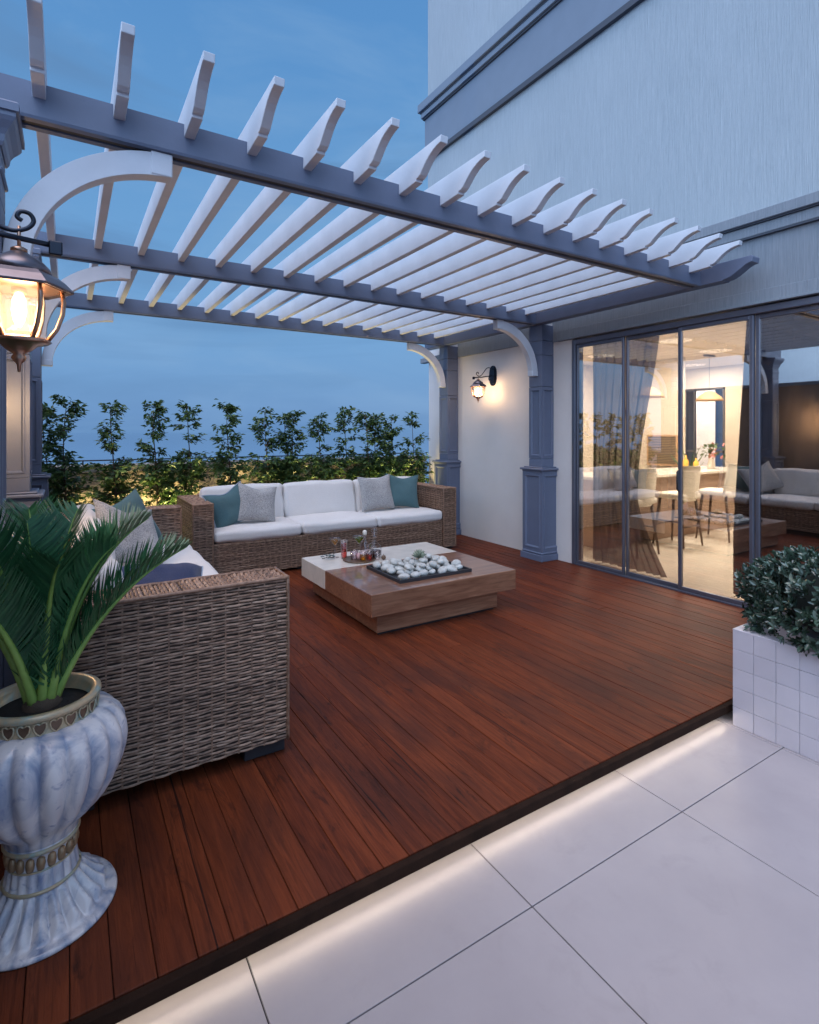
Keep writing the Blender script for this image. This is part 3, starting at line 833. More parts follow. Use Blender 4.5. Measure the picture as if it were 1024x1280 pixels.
hp = [(-.10, 1.84, .26, 2, 'hedge plant at the far left beside the left columns'), (.45, 1.84, .15, 1, 'slim hedge plant second from the left columns'),
      (.84, 1.80, .2, 1, 'hedge plant above the gap between the two wicker sofas'), (1.25, 1.80, .2, 1, 'hedge plant just above the teal pillow on the facing sofa'),
      (1.66, 1.82, .13, 1, 'narrow hedge plant behind the left seat of the facing sofa'), (2.17, 1.81, .16, 1, 'hedge plant left of the middle sofa seat'),
      (2.50, 1.80, .18, 2, 'twin stemmed hedge plant behind the middle sofa seat'), (2.93, 1.79, .13, 1, 'narrow hedge plant right of the middle sofa seat'),
      (3.34, 1.79, .18, 1, 'hedge plant behind the right sofa seat'), (3.72, 1.78, .16, 2, 'full hedge plant above the right grey pillow'),
      (4.13, 1.77, .13, 1, 'narrow hedge plant above the right teal pillow'), (4.47, 1.79, .15, 1, 'hedge plant at the far right beside the panelled column')]
for (x, top, w, s, lb) in hp: hedge_plant(x, 6.97+R.uniform(-.04, .04), top, w, s, lb)

# ------------------------------------------------------------------ sofas
def wblock(mb, core, x0, x1, y0, y1, z0, z1, faces='xXyYZ', ins=.012):
    """wicker block: dark core plus woven skins on the named sides (x=-X, X=+X, y=-Y, Y=+Y, Z=top)"""
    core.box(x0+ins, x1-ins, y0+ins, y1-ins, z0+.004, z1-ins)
    e = ins*.55
    if 'y' in faces: mb.weave((x0, y0+e, z0), (1, 0, 0), (0, 0, 1), x1-x0, z1-z0)
    if 'Y' in faces: mb.weave((x1, y1-e, z0), (-1, 0, 0), (0, 0, 1), x1-x0, z1-z0)
    if 'x' in faces: mb.weave((x0+e, y1, z0), (0, -1, 0), (0, 0, 1), y1-y0, z1-z0)
    if 'X' in faces: mb.weave((x1-e, y0, z0), (0, 1, 0), (0, 0, 1), y1-y0, z1-z0)
    if 'Z' in faces:
        if x1-x0 > y1-y0: mb.weave((x1, y0, z1-e), (0, 1, 0), (-1, 0, 0), y1-y0, x1-x0, row=.0165, step=.03)
        else: mb.weave((x0, y0, z1-e), (1, 0, 0), (0, 1, 0), x1-x0, y1-y0, row=.0165, step=.03)

def wrap(mb, x0, x1, y0, y1, z0, z1):
    """round strands laid along the edges of a wicker block"""
    e = .006
    P = [(x0+e, y0+e), (x1-e, y0+e), (x1-e, y1-e), (x0+e, y1-e)]
    for k in range(4):
        a, b = P[k], P[(k+1) % 4]; n = max(4, int(math.hypot(b[0]-a[0], b[1]-a[1])/.05))
        mb.tube([(a[0]+(b[0]-a[0])*i/n+R.uniform(-.001, .001), a[1]+(b[1]-a[1])*i/n+R.uniform(-.001, .001), z1-.006+R.uniform(-.0012, .0012)) for i in range(n+1)], [.0088+R.uniform(-.0008, .0008) for i in range(n+1)], 7, R.uniform(.3, .6))
        mb.tube([(a[0]+R.uniform(-.001, .001), a[1]+R.uniform(-.001, .001), z0+(z1-.006-z0)*i/14) for i in range(15)], [.0075+R.uniform(-.0008, .0008) for i in range(15)], 7, R.uniform(.3, .6))
def sofa_part(name, t, *blocks):
    mb = MB(); co = MB()
    for b in blocks:
        wblock(mb, co, *b)
        if name == 'arm': wrap(mb, *b[:6])
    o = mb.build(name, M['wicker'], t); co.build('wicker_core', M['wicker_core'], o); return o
# facing sofa (along the hedge)
sf = thing('wicker_sofa', (2.65, 6.1, 0), 'long three seat wicker sofa with white cushions facing the camera before the hedge', 'sofa', 'wicker sofas round the table')
sofa_part('arm', sf, (1.037, 1.235, 5.65, 6.56, .03, .785, 'xXyZ'))
sofa_part('arm', sf, (4.05, 4.25, 5.65, 6.56, .03, .785, 'xXyZ'))
sofa_part('backrest', sf, (1.24, 4.045, 6.42, 6.56, .03, .80, 'yZ'))
SW = (4.05-1.235)/3
for k in range(3):
    a = 1.235+SW*k
    sofa_part('seat_base', sf, (a+.004, a+SW-.004, 5.675, 6.415, .03, .375, 'y'))
    mb = MB(); mb.rbox((a+SW/2, 6.04, .438), (SW-.008, .77, .13), .042, (.006, .012, .012), 8, wob=.008, seed=k); mb.build('seat_cushion', M['cushion'], sf)
    mb = MB(); mb.rbox((0, 0, 0), (SW-.012, .17, .43), .05, (.004, .03, .012), 8, wob=.01, seed=5+k)
    rm = Matrix.Translation((a+SW/2, 6.33, .672)) @ Matrix.Rotation(rad(-9), 4, 'X'); mb.v = [tuple(rm @ Vector(p)) for p in mb.v]
    mb.build('back_cushion', M['cushion'], sf)
for x in (1.09, 2.17, 3.11, 4.2):
    for y in (5.72, 6.42): mb = MB(); mb.box(x-.04, x+.04, y, y+.08, 0, .03); mb.build('foot', M['dark'], sf)
# left sofa (seen from its near arm)
sl_ = thing('wicker_sofa', (.36, 3.95, 0), 'wicker sofa with white seat whose tall near arm faces the camera behind the urn', 'sofa', 'wicker sofas round the table')
sofa_part('arm', sl_, (-.16, .878, 2.46, 2.665, .065, .828, 'XyYZ'))
sofa_part('arm', sl_, (-.16, .868, 5.23, 5.43, .065, .828, 'XyZ'))
sofa_part('backrest', sl_, (-.16, .02, 2.67, 5.225, .065, .828, 'XZ'))
LW = (5.225-2.67)/3
for k in range(3):
    a = 2.67+LW*k
    sofa_part('seat_base', sl_, (.025, .86, a+.004, a+LW-.004, .065, .375, 'X'))
    mb = MB(); mb.rbox((.48, a+LW/2, .445), (.88, LW-.008, .13), .042, (.012, .006, .012), 8, wob=.008, seed=20+k); mb.build('seat_cushion', M['cushion'], sl_)
    mb = MB(); mb.rbox((0, 0, 0), (.17, LW-.03, .42), .05, (.03, .004, .012), 8, wob=.012, seed=30+k)
    rm = Matrix.Translation((.13, a+LW/2, .70)) @ Matrix.Rotation(rad(-9), 4, 'Y'); mb.v = [tuple(rm @ Vector(p)) for p in mb.v]
    mb.build('back_cushion', M['cushion'], sl_)
for y in (2.50, 5.35):
    for x in (-.1, .68): mb = MB(); mb.box(x, x+.19, y, y+.1, 0, .064, bev=.004); mb.build('foot', M['dark'], sl_)

# pillows
def pillow(name, c, rot, w, h, th, mat, label, pipe=None, seed=1, dent=.0):
    N = 26; mb = MB(); top = []; V = []
    for s in (1, -1):
        for i in range(N+1):
            for j in range(N+1):
                u = -1+2*i/N; v = -1+2*j/N
                pull = .11
                X = w/2*u*(1-pull*(1-v*v)*abs(u)**2); Y = h/2*v*(1-pull*(1-u*u)*abs(v)**2)
                g = max(0, (1-u**4))**.62*max(0, (1-v**4))**.62
                rim = min(1-abs(u), 1-abs(v))
                wr = noise.noise(Vector((u*2.2+seed*3, v*2.2, s)))*.10+noise.noise(Vector((u*6+seed, v*6, s*2)))*.035
                z = s*th/2*g*(1+wr)
                z -= dent*math.exp(-((u*1.4)**2+((v-.75)*1.6)**2))*s if dent else 0
                if rim == 0: z = 0
                bend = .02*noise.noise(Vector((u*1.1+seed*7, v*1.1, 0)))
                V.append((X, Y-dent*1.2*math.exp(-(u*1.8)**2)*max(0, v)**2, z+bend))
    K = (N+1)**2; F = []
    for i in range(N):
        for j in range(N):
            q = i*(N+1)+j; F.append((q, q+N+1, q+N+2, q+1)); F.append((K+q, K+q+1, K+q+N+2, K+q+N+1))
    mb.add(V, F, .5, 0, True)
    o = mb.build(name, mat); o.location = c; o.rotation_euler = rot; tag(o, label, 'pillow')
    if pipe:
        ring = [V[j] for j in range(N+1)]+[V[i*(N+1)+N] for i in range(1, N+1)]+[V[N*(N+1)+j] for j in range(N-1, -1, -1)]+[V[i*(N+1)] for i in range(N-1, -1, -1)]
        m2 = MB(); m2.tube(ring, .0055, 6); p = m2.build('piping', pipe, o, origin=(0, 0, 0))
    return o
# facing sofa pillows: pillow plane local XY -> stand up by rotating about X
pillow('pillow', (1.47, 5.99, .70), Euler((rad(72), rad(-14), rad(20)), 'XYZ'), .48, .43, .15, M['teal'], 'teal pillow with pale piping against the left arm of the facing sofa', M['bluepipe'], 1, .04)
pillow('pillow', (1.77, 6.00, .715), Euler((rad(70), rad(10), rad(3)), 'XYZ'), .46, .44, .16, M['greyweave'], 'speckled grey pillow beside the left teal pillow on the facing sofa', None, 2, .03)
pillow('pillow', (3.31, 6.08, .735), Euler((rad(74), rad(-2), rad(-2)), 'XYZ'), .47, .45, .15, M['greyweave'], 'speckled grey pillow on the right seat of the facing sofa', None, 3, .02)
pillow('pillow', (3.69, 6.07, .735), Euler((rad(74), rad(4), rad(-14)), 'XYZ'), .46, .45, .15, M['teal'], 'teal pillow leaning near the right arm of the facing sofa', None, 4, .03)
# left sofa pillows
pillow('pillow', (.40, 4.80, .77), Euler((rad(66), rad(-14), rad(40)), 'XYZ'), .48, .48, .15, M['teal'], 'teal pillow at the far end of the left sofa', None, 5, .02)
pillow('pillow', (.38, 4.45, .76), Euler((rad(58), rad(16), rad(34)), 'XYZ'), .52, .50, .18, M['greyweave'], 'speckled grey pillow slumped in front of the teal one on the left sofa', None, 6, .04)
pillow('pillow', (.37, 2.98, .66), Euler((rad(26), rad(3), rad(-3)), 'XYZ'), .50, .48, .25, M['navy'], 'navy pillow with pale piping lying just behind the near sofa arm', M['bluepipe'], 7)

# ------------------------------------------------------------------ coffee table with pebble tray
tb = thing('coffee_table', (2.53, 4.14, 0), 'low square coffee table of lacquered walnut with a pale stone rear half', 'table')
TX0, TX1, TY0, TY1, TS = 1.845, 3.235, 3.46, 4.84, 4.295
mb = MB(); mb.box(TX0, TX1, TY0, TS, .165, .33, bev=.004); mb.build('tabletop', M['tablewood'], tb)
mb = MB(); mb.box(TX0-.0005, TX1+.0005, TS+.0005, TY1, .1645, .3305, bev=.004); mb.build('stone_top', M['tablestone'], tb)
mb = MB(); mb.box(1.925, 3.085, 3.525, 4.76, .02, .165, bev=.004); mb.build('base', M['tablewood'], tb)
mb = MB(); mb.box(1.95, 3.06, 3.55, 4.73, 0, .02); mb.build('plinth', M['dark'], tb)
tr = thing('pebble_tray', (2.52, 3.85, .33), 'shallow black square tray set into the table holding pale pebbles', 'tray')
a0, a1, c0, c1 = 2.17, 2.87, 3.60, 4.16
mb = MB(); mb.box(a0, a1, c0, c1, .331, .336); w = .014
for q in ((a0, a1, c0, c0+w), (a0, a1, c1-w, c1), (a0, a0+w, c0+w, c1-w), (a1-w, a1, c0+w, c1-w)): mb.box(*q, .336, .356)
mb.build('dish', M['dark'], tr)
def pebble(x, y, z, r, lb):
    mb = MB(); V = []; F = []; n, m_ = 14, 8; sx, sy, sz = R.uniform(.95, 1.35), R.uniform(.85, 1.1), R.uniform(.62, .85); sd = R.random()*50
    for i in range(m_+1):
        ph = PI*i/m_
        for j in range(n):
            a = 2*PI*j/n; d = Vector((math.sin(ph)*math.cos(a), math.sin(ph)*math.sin(a), math.cos(ph)))
            k = r*(1+.16*noise.noise(d*1.3+Vector((sd, 0, 0)))); V.append((d.x*k*sx, d.y*k*sy, d.z*k*sz))
    for i in range(m_):
        for j in range(n): F.append((i*n+j, (i+1)*n+j, (i+1)*n+(j+1) % n, i*n+(j+1) % n))
    mb.add(V, F, R.random(), 0, True); o = mb.build('pebble', M['stone'], origin=(0, 0, 0))
    o.location = (x, y, z); o.rotation_euler = (R.uniform(-.25, .25), R.uniform(-.25, .25), R.uniform(0, 6)); tag(o, lb, 'pebble', 'pale pebbles heaped in the tray'); return o
PL = 'smooth pale grey pebble in the heap filling the black tray'
for j in range(5):
    for i in range(7):
        if (i, j) in ((3, 3), (4, 3)): pass
        pebble(a0+.07+i*.093+R.uniform(-.012, .012)+(.03 if j % 2 else 0), c0+.065+j*.103+R.uniform(-.012, .012), .366, R.uniform(.026, .045), PL)
for j in range(3):
    for i in range(4):
        pebble(a0+.18+i*.115+R.uniform(-.02, .02), c0+.16+j*.12+R.uniform(-.02, .02), .403, R.uniform(.026, .042), PL)
su = thing('succulent', (2.55, 3.92, .44), 'small grey green succulent tucked among the pebbles', 'plant')
mb = MB()
for k in range(26):
    a = k*2.4; el = .2+1.2*k/26; d = Vector((math.cos(a)*math.cos(el), math.sin(a)*math.cos(el), math.sin(el))); c = Vector((2.56, 3.93, .425))
    mb.tube([c, c+d*.035, c+d*.07], [.008, .013, .002], 5, R.random(), flat=.5)
mb.build('leaves', leaf('succulent_leaf', (.1, .13, .09), (.2, .24, .17), (.34, .38, .28), .5, 0), su)

# drinks on the stone part
def lathe_thing(name, x, y, lb, cat, parts, group=None, z=.3315):
    t = thing(name, (x, y, z), lb, cat, group)
    for nm, pr, mt in parts:
        mb = MB(); mb.lathe(pr, (x, y, z), 24, cap=nm not in ('bowl',)); mb.build(nm, mt, t)
    return t
def martini(x, y, drink, lb, s=1.):
    lathe_thing('cocktail_glass', x, y, lb, 'glass', [
        ('foot', [(.038*s, 0), (.038*s, .003), (.006, .008), (.004, .012)], M['tglass']), ('stem', [(.004, .012), (.0035, .1*s), (.006, .112*s)], M['tglass']),
        ('bowl', [(.006, .112*s), (.052*s, .175*s), (.054*s, .178*s), (.05*s, .174*s)], M['tglass']), ('drink', [(.004, .117*s), (.043*s, .165*s)], drink)])
martini(2.11, 4.68, M['yellow'], 'stemmed cocktail glass with a yellow orange drink')
martini(2.30, 4.56, M['lime'], 'stemmed cocktail glass with a lime green drink', 1.12)
lathe_thing('tall_glass', 2.17, 4.61, 'tall glass with a pink drink beside the cocktails', 'glass', [('tumbler', [(.028, 0), (.034, .17), (.032, .17), (.026, .006)], M['tglass']), ('drink', [(.025, .008), (.03, .14)], M['pink'])])
lathe_thing('decanter', 2.43, 4.50, 'round bellied glass decanter with a ball stopper and dark red spirit', 'decanter', [
    ('body', [(.05, 0), (.068, .02), (.07, .07), (.055, .115), (.022, .14), (.017, .19), (.024, .2)], M['tglass']), ('spirit', [(.046, .004), (.062, .022), (.064, .06)], M['redwine']),
    ('stopper', [(.012, .19), (.014, .205), (.028, .225), (.033, .25), (.024, .275), (.006, .284)], M['tglass'])])
lathe_thing('glass_bottle', 2.36, 4.56, 'slim clear bottle with a pale stopper behind the tumblers', 'bottle', [('body', [(.04, 0), (.043, .01), (.043, .11), (.014, .15), (.012, .2)], M['dglass']), ('stopper', [(.014, .2), (.02, .21), (.02, .24), (.008, .25)], M['counter_top'])])
lathe_thing('tumbler', 2.22, 4.50, 'dark smoky tumbler on the left of the serving tray', 'glass', [('cup', [(.032, 0), (.036, .09), (.033, .09), (.029, .008)], M['dglass'])])
lathe_thing('tumbler', 2.27, 4.42, 'amber lit tumbler at the front of the serving tray', 'glass', [('cup', [(.03, 0), (.034, .085), (.031, .085), (.027, .008)], M['tglass']), ('drink', [(.026, .01), (.029, .055)], M['yellow'])])
lathe_thing('tumbler', 2.33, 4.41, 'pinkish tumbler beside the amber one on the serving tray', 'glass', [('cup', [(.03, 0), (.034, .085), (.031, .085), (.027, .008)], M['tglass']), ('drink', [(.026, .01), (.029, .06)], M['pink'])])
lathe_thing('tumbler', 2.40, 4.39, 'clear empty tumbler nearest the pebble tray', 'glass', [('cup', [(.028, 0), (.032, .075), (.029, .075), (.025, .008)], M['tglass'])])
lathe_thing('small_fruit', 2.45, 4.36, 'small dark round fruit near the pebble tray', 'fruit', [('flesh', [(.004, 0), (.018, .008), (.022, .022), (.016, .038), (.004, .042)], M['gilt_dark']), ('stalk', [(.002, .04), (.002, .055)], M['bark'])])
lathe_thing('pink_candle', 2.26, 4.48, 'round pink candle among the glasses', 'candle', [('wax', [(.01, .0), (.024, .012), (.028, .035), (.022, .055), (.006, .064)], simple('pink_wax', (.7, .42, .42), .5)), ('wick', [(.0015, .064), (.0015, .075)], M['dark'])])
sv = thing('serving_tray', (2.28, 4.47, .33), 'dark oval serving tray under the tumblers', 'tray')
mb = MB(); V = MB(); mb.lathe([(.13, 0), (.15, .004), (.152, .012), (.146, .012), (.135, .006)], (2.26, 4.475, .3312), 32); mb.build('dish', M['gilt_dark'], sv)
hb = thing('herb_sprig', (2.03, 4.66, .335), 'small sprig of grey green leaves lying on the pale stone', 'herbs')
mb = MB(); ms = MB(); ms.tube([(1.98, 4.68, .336), (2.03, 4.665, .345), (2.09, 4.64, .338)], .003, 5)
for k in range(46):
    c = Vector((R.uniform(1.985, 2.09), R.uniform(4.62, 4.7), R.uniform(.336, .37))); leaf_quad(mb, c, Vector((R.uniform(-1, 1), R.uniform(-1, 1), R.uniform(0, .7))), .03, .014, R.random())
ms.build('stalk', M['bark'], hb); mb.build('leaves', leaf('herb_leaf', (.03, .05, .05), (.08, .12, .12), (.2, .25, .24), .5, 0), hb)

# ------------------------------------------------------------------ lanterns
def make_lantern(loc, label, ang):
    """hangs at local x=.26 from a plate at x=0 (wall in the local YZ plane); ang turns it"""
    t = thing('wall_lantern', loc, label, 'wall lantern', 'bronze wall lanterns', (0, 0, ang))
    t['wo'] = (0, 0, 0); D = .262
    mb = MB(); P = []
    for k in range(24):
        a = 2*PI*k/24; P.append((.072*math.cos(a), .155*math.sin(a)*(1+.12*math.cos(2*a))))
    mb.prism(P, 'x', 0, .012); mb.prism([(p[0]*.72, p[1]*.78) for p in P], 'x', .012, .024); mb.build('wall_plate', M['iron'], t)
    mb = MB()
    mb.tube([(.02, 0, .0), (.1, 0, -.012), (.2, 0, -.03), (D+.085, 0, -.042)], .007, 8); mb.box(D+.062, D+.092, -.010, .010, -.066, -.03, bev=.003)
    arc = [(.02, 0, .08), (.07, 0, .105), (.12, 0, .09), (.17, 0, .035), (.21, 0, -.005), (D-.015, 0, -.018), (D+.016, 0, -.008), (D+.03, 0, .012), (D+.022, 0, .03), (D+.003, 0, .032), (D-.004, 0, .018), (D+.006, 0, .01)]
    def smoothc(P, n=6):
        P = [Vector(p) for p in P]; Q = []
        for i in range(len(P)-1):
            a, b, c, d = P[max(0, i-1)], P[i], P[i+1], P[min(len(P)-1, i+2)]
            for k in range(n):
                u = k/n; Q.append(.5*((2*b)+(c-a)*u+(2*a-5*b+4*c-d)*u*u+(-a+3*b-3*c+d)*u**3))
        return Q+[P[-1]]
    mb.tube(smoothc(arc), .0055, 8)
    mb.tube(smoothc([(.02, 0, -.06), (.05, 0, -.075), (.08, 0, -.05), (.075, 0, -.02), (.055, 0, -.03)]), .005, 8)
    mb.build('arm', M['iron'], t)
    mb = MB(); mb.tube([(D, 0, -.005), (D, 0, -.06)], .004, 8); mb.lathe([(.012, -.074), (.018, -.069), (.018, -.062), (.008, -.056)], (D, 0, 0), 16); mb.build('hanger', M['copper'], t)
    # roof: round dome above a hexagonal flared brim
    mb = MB(); mb.lathe([(.014, -.068), (.022, -.073), (.032, -.08), (.052, -.092), (.066, -.107), (.072, -.124)], (D, 0, 0), 24)
    mb.lathe([(.07, -.120), (.082, -.124), (.098, -.136), (.115, -.153), (.118, -.157), (.116, -.162), (.102, -.158), (.09, -.155)], (D, 0, 0), 6, smooth=False, phase=.0)
    rf = mb.build('roof', M['bronze'], t)
    gp = [(.088, -.159), (.093, -.185), (.09, -.217), (.078, -.256), (.058, -.288)]
    mb = MB(); mb.lathe(gp, (D, 0, 0), 6, smooth=False, cap=False, phase=.0); mb.build('glass', M['lglass'], t)
    mb = MB()
    for k in range(6):
        a = 2*PI*k/6; mb.tube([(D+r*1.02*math.cos(a), r*1.02*math.sin(a), z) for r, z in gp], .0055, 6)
    mb.lathe([(.055, -.284), (.064, -.287), (.07, -.292), (.062, -.298), (.04, -.303), (.026, -.316), (.012, -.325), (.017, -.334), (.013, -.342), (.005, -.35), (.003, -.37)], (D, 0, 0), 18)
    mb.lathe([(.088, -.15), (.1, -.153), (.1, -.16), (.088, -.16)], (D, 0, 0), 6, smooth=False, phase=.0)
    mb.build('cage', M['copper'], t)
    mb = MB(); mb.lathe([(.016, -.15), (.016, -.175)], (D, 0, 0), 12); mb.lathe([(.008, -.174), (.014, -.19), (.016, -.215), (.012, -.24), (.004, -.258)], (D, 0, 0), 16, mi=1)
    mb.build('bulb', [M['copper'], M['ember']], t)
    mb = MB(); mb.lathe([(.05, -.165), (.053, -.19), (.05, -.24), (.036, -.285), (.03, -.292)], (D, 0, 0), 24, cap=False); mb.build('inner_glass', M['frost'], t)
    L = bpy.data.lights.new('lantern_light', 'POINT'); L.energy = 9; L.color = (1., .66, .36); L.shadow_soft_size = .05
    lo = bpy.data.objects.new('lantern_light', L); COL.objects.link(lo); lo.parent = t; lo.location = (D, 0, -.29+.06)
    return t, L
l1, ll1 = make_lantern((-.365, 1.675, 2.02), 'large bronze lantern hanging close at the left edge beside the front column', 0)
l2, ll2 = make_lantern((WALL+.011, 5.66, 2.26), 'bronze wall lantern glowing on the white wall between the right columns', PI)
l3, ll3 = make_lantern((-.549, 3.87, 1.84), 'small bronze lantern on the beige side wall between the left columns', 0)
l3.scale = (.6, .6, .6); ll3.energy = 58
ll1.energy = 6; ll2.energy = 13
sw2 = MB(); sw2.box(-.55, -.366, 1.5, 1.85, 1.75, 2.3, bev=.006); sw2.build('lamp_block', M['warm_wall'], sw)

# ------------------------------------------------------------------ urn with cycad
UX, UY = -.068, 2.072
ur = thing('urn', (UX, UY, 0), 'large marbled blue and white urn with gilt collar in the left foreground', 'urn')
NR, NF = 20, 22
def urnbody(r, z, a, k):
    c = abs(math.sin(a*NR/2)); s = math.sin(min(1, max(0, (z-.262)/.345))*PI)**.45
    return r*(1+.025*s-.115*s*(1-c**.75))
mb = MB(); pr = [(.098, .245), (.101, .262), (.108, .278), (.13, .298), (.158, .324), (.183, .355), (.206, .395), (.222, .435), (.232, .475), (.236, .512), (.232, .548), (.218, .58), (.196, .602), (.17, .614), (.145, .616)]
mb.lathe(pr, (UX, UY, 0), 240, rmod=urnbody); mb.build('bowl', M['glaze'], ur)
mb = MB(); mb.lathe([(.150, .594), (.16, .597), (.163, .604), (.156, .611), (.152, .616), (.150, .65), (.156, .655), (.163, .662), (.162, .671), (.154, .676), (.14, .674), (.133, .66), (.13, .61)], (UX, UY, 0), 80); cl = mb.build('collar', M['gilt'], ur)
mb = MB(); md = MB()
for k in range(24):
    a = 2*PI*k/24; ctr = Vector((UX+.1515*math.cos(a), UY+.1515*math.sin(a), .634)); n = Vector((math.cos(a), math.sin(a), 0)); s_ = Vector((-n.y, n.x, 0)); zz = Vector((0, 0, 1))
    hp_ = [(0, .0135), (.008, .0175), (.0145, .0155), (.0165, .008), (.014, -.004), (.0075, -.0135), (0, -.02), (-.0075, -.0135), (-.014, -.004), (-.0165, .008), (-.0145, .0155), (-.008, .0175)]
    mb.tube([ctr+s_*p[0]+zz*p[1]+n*.003 for p in hp_+hp_[:1]], .0026, 6)
    md.add([ctr+s_*p[0]*.85+zz*p[1]*.85+n*.0018 for p in hp_], [tuple(range(len(hp_)))])
mb.build('heart_relief', M['gilt'], cl); md.build('heart_inlay', M['gilt_dark'], cl)
def stemf(r, z, a, k):
    return r*(1-.05*(1-abs(math.sin(a*11)))) if .125 < z < .176 else r
mb = MB(); mb.lathe([(.104, .112), (.102, .122), (.1, .13), (.097, .15), (.094, .17), (.091, .176), (.088, .18), (.086, .2), (.088, .222), (.092, .228), (.096, .238), (.1, .25)], (UX, UY, 0), 132, rmod=stemf); st_ = mb.build('stem', M['glaze'], ur)
mb = MB()
for (r, z, q) in ((.097, .238, .0075), (.101, .121, .0055), (.091, .178, .003)):
    mb.tube([(UX+r*math.cos(2*PI*k/48), UY+r*math.sin(2*PI*k/48), z) for k in range(49)], q, 8)
mb.build('ring', M['gilt'], st_)
mb = MB()
for k in range(20):
    a = 2*PI*k/20; r = .088; mb.tube([(UX+r*math.cos(a), UY+r*math.sin(a), z) for z in (.181, .185, .2, .216, .222)], [.004, .0105, .0125, .0105, .004], 8)
mb.build('beading', simple('bronze_gilt_bead', (.36, .23, .13), .3, .25, var=.3, scale=30), st_)
mb = MB(); mb.lathe([(.205, 0), (.209, .006), (.206, .013), (.198, .017), (.188, .018), (.178, .019), (.172, .022), (.166, .03), (.152, .041), (.138, .053), (.126, .067), (.116, .085), (.108, .102), (.103, .116)], (UX, UY, 0), 264)
for i, (x, y, z) in enumerate(mb.v):                                  # raised petals on the flared foot
    a = math.atan2(y-UY, x-UX); r = math.hypot(x-UX, y-UY)
    if .104 < r < .175:
        w_ = min(1, (.175-r)/.008)*min(1, (r-.1)/.02); h_ = (abs(math.sin(a*NF/2))**.8-.35)*w_
        mb.v[i] = (UX+(x-UX)*(1+.06*h_), UY+(y-UY)*(1+.05*h_), max(.018, z+.03*h_))
mb.build('foot', M['glaze'], ur)
mb = MB(); mb.lathe([(.132, .632), (.08, .64), (.02, .645)], (UX, UY, 0), 32); mb.build('soil', M['soil'], ur)
# cycad
cy = thing('cycad', (UX, UY, .65), 'dark green cycad palm with stiff feathery fronds growing from the urn', 'palm')
mb = MB(); mb.lathe([(.05, .62), (.055, .645), (.045, .665), (.015, .68)], (UX, UY, 0), 16); mb.build('trunk', M['bark'], cy)
def frond(tip, base_off=(0, 0), bow=.75, hor=.3, nl=92, LL=.17, droop=0.):
    b = Vector((UX+base_off[0], UY+base_off[1], .645)); tip = Vector(tip); d = tip-b
    c = b+Vector((d.x*hor, d.y*hor, d.z*bow))
    def B(t): return b*(1-t)**2+c*2*t*(1-t)+tip*t*t
    pts = [B(k/20) for k in range(21)]
    m1 = MB(); m1.tube(pts, [.016*(1-.88*(k/20)**.75) for k in range(21)], 7, .5)
    for i in range(len(m1.t)): m1.t[i] = max(0, 1-.9*(i/len(m1.t)))
    rc_ = m1.build('frond', M['rachis'], cy)
    m2 = MB(); hz = Vector((d.x, d.y, 0)); side = Vector((-hz.y, hz.x, 0)).normalized() if hz.length > .01 else Vector((1, 0, 0))
    for k in range(nl):
        t = .07+.93*k/(nl-1); p = B(t); tg = (B(min(1, t+.02))-B(max(0, t-.02))).normalized(); up = side.cross(tg).normalized()
        if up.z < 0: up = -up
        L = LL*(.35+.65*math.sin(PI*min(1, (.12+.8*t)))**.8)*(1 if t < .85 else 1-.62*(t-.85)/.15)
        for s in (-1, 1):
            dr = (side*s*.62+up*(.52+R.gauss(0, .06))+tg*(.62+R.gauss(0, .06))).normalized()
            q = p+dr*L*.5; e = p+dr*L+tg*L*.10-up*L*.05; wv = tg.cross(dr).cross(dr).normalized()*.0038; sg = .6+R.random()*.4
            tn = min(1, max(0, R.gauss(.45, .2)))
            m2.add([p-wv*.6, p+wv*.6, q+wv, q-wv, e], [(0, 1, 2, 3), (3, 2, 4)], tn)
    m2.build('leaflets', M['cycad'], rc_)
for a in [((.365, 2.10, 1.085), (.03, 0), .72, .30), ((.245, 2.16, 1.19), (.02, .01), .78, .25), ((.03, 2.22, 1.23), (.0, .02), .7, .25), ((.13, 2.02, 1.13), (.02, -.02), .8, .3),
          ((-.11, 2.12, 1.21), (-.01, .02), .7, .4), ((-.235, 2.0, 1.24), (-.02, 0), .7, .3), ((-.42, 2.1, 1.15), (-.03, 0), .75, .3), ((-.3, 1.78, 1.14), (-.02, -.02), .75, .3),
          ((-.12, 2.42, 1.22), (0, .02), .75, .3), ((.16, 2.4, 1.12), (.02, .02), .75, .3), ((-.36, 2.33, 1.2), (-.02, .02), .75, .3), ((-.02, 1.86, 1.12), (0, -.02), .85, .3)]:
    frond(*a)

# ------------------------------------------------------------------ planter box and shrub
pl = thing('planter_box', (3.5, 1.1, ZT), 'white square tiled planter box at the right edge beside the deck', 'planter')
PX0, PX1, PY0, PY1, PZ = 3.06, 3.9, .62, 1.582, .43
mb = MB(); mb.box(PX0+.006, PX1-.006, PY0+.006, PY1-.006, ZT, PZ-.006, bev=.002); mb.build('body', simple('lilac_grout', (.36, .335, .37), .9), pl)
mb = MB(); g = .0019
nz = 5; hz = (PZ-ZT)/nz
ny = 9; wy = (PY1-PY0)/ny
for i in range(nz):
    za, zb = ZT+i*hz+g/2, ZT+(i+1)*hz-g/2
    for j in range(ny):
        ya, yb = PY0+j*wy+g/2, PY0+(j+1)*wy-g/2
        mb.box(PX0, PX0+.008, ya, yb, za, zb, R.random(), 0, .0012); mb.box(PX1-.008, PX1, ya, yb, za, zb, R.random())
    for j in range(8):
        xa = PX0+.009+j*(PX1-PX0-.018)/8; xb = xa+(PX1-PX0-.018)/8-g
        mb.box(xa, xb, PY1-.008, PY1, za, zb, R.random()); mb.box(xa, xb, PY0, PY0+.008, za, zb, R.random())
mb.build('tile_cladding', M['mosaic'], pl)
mb = MB()
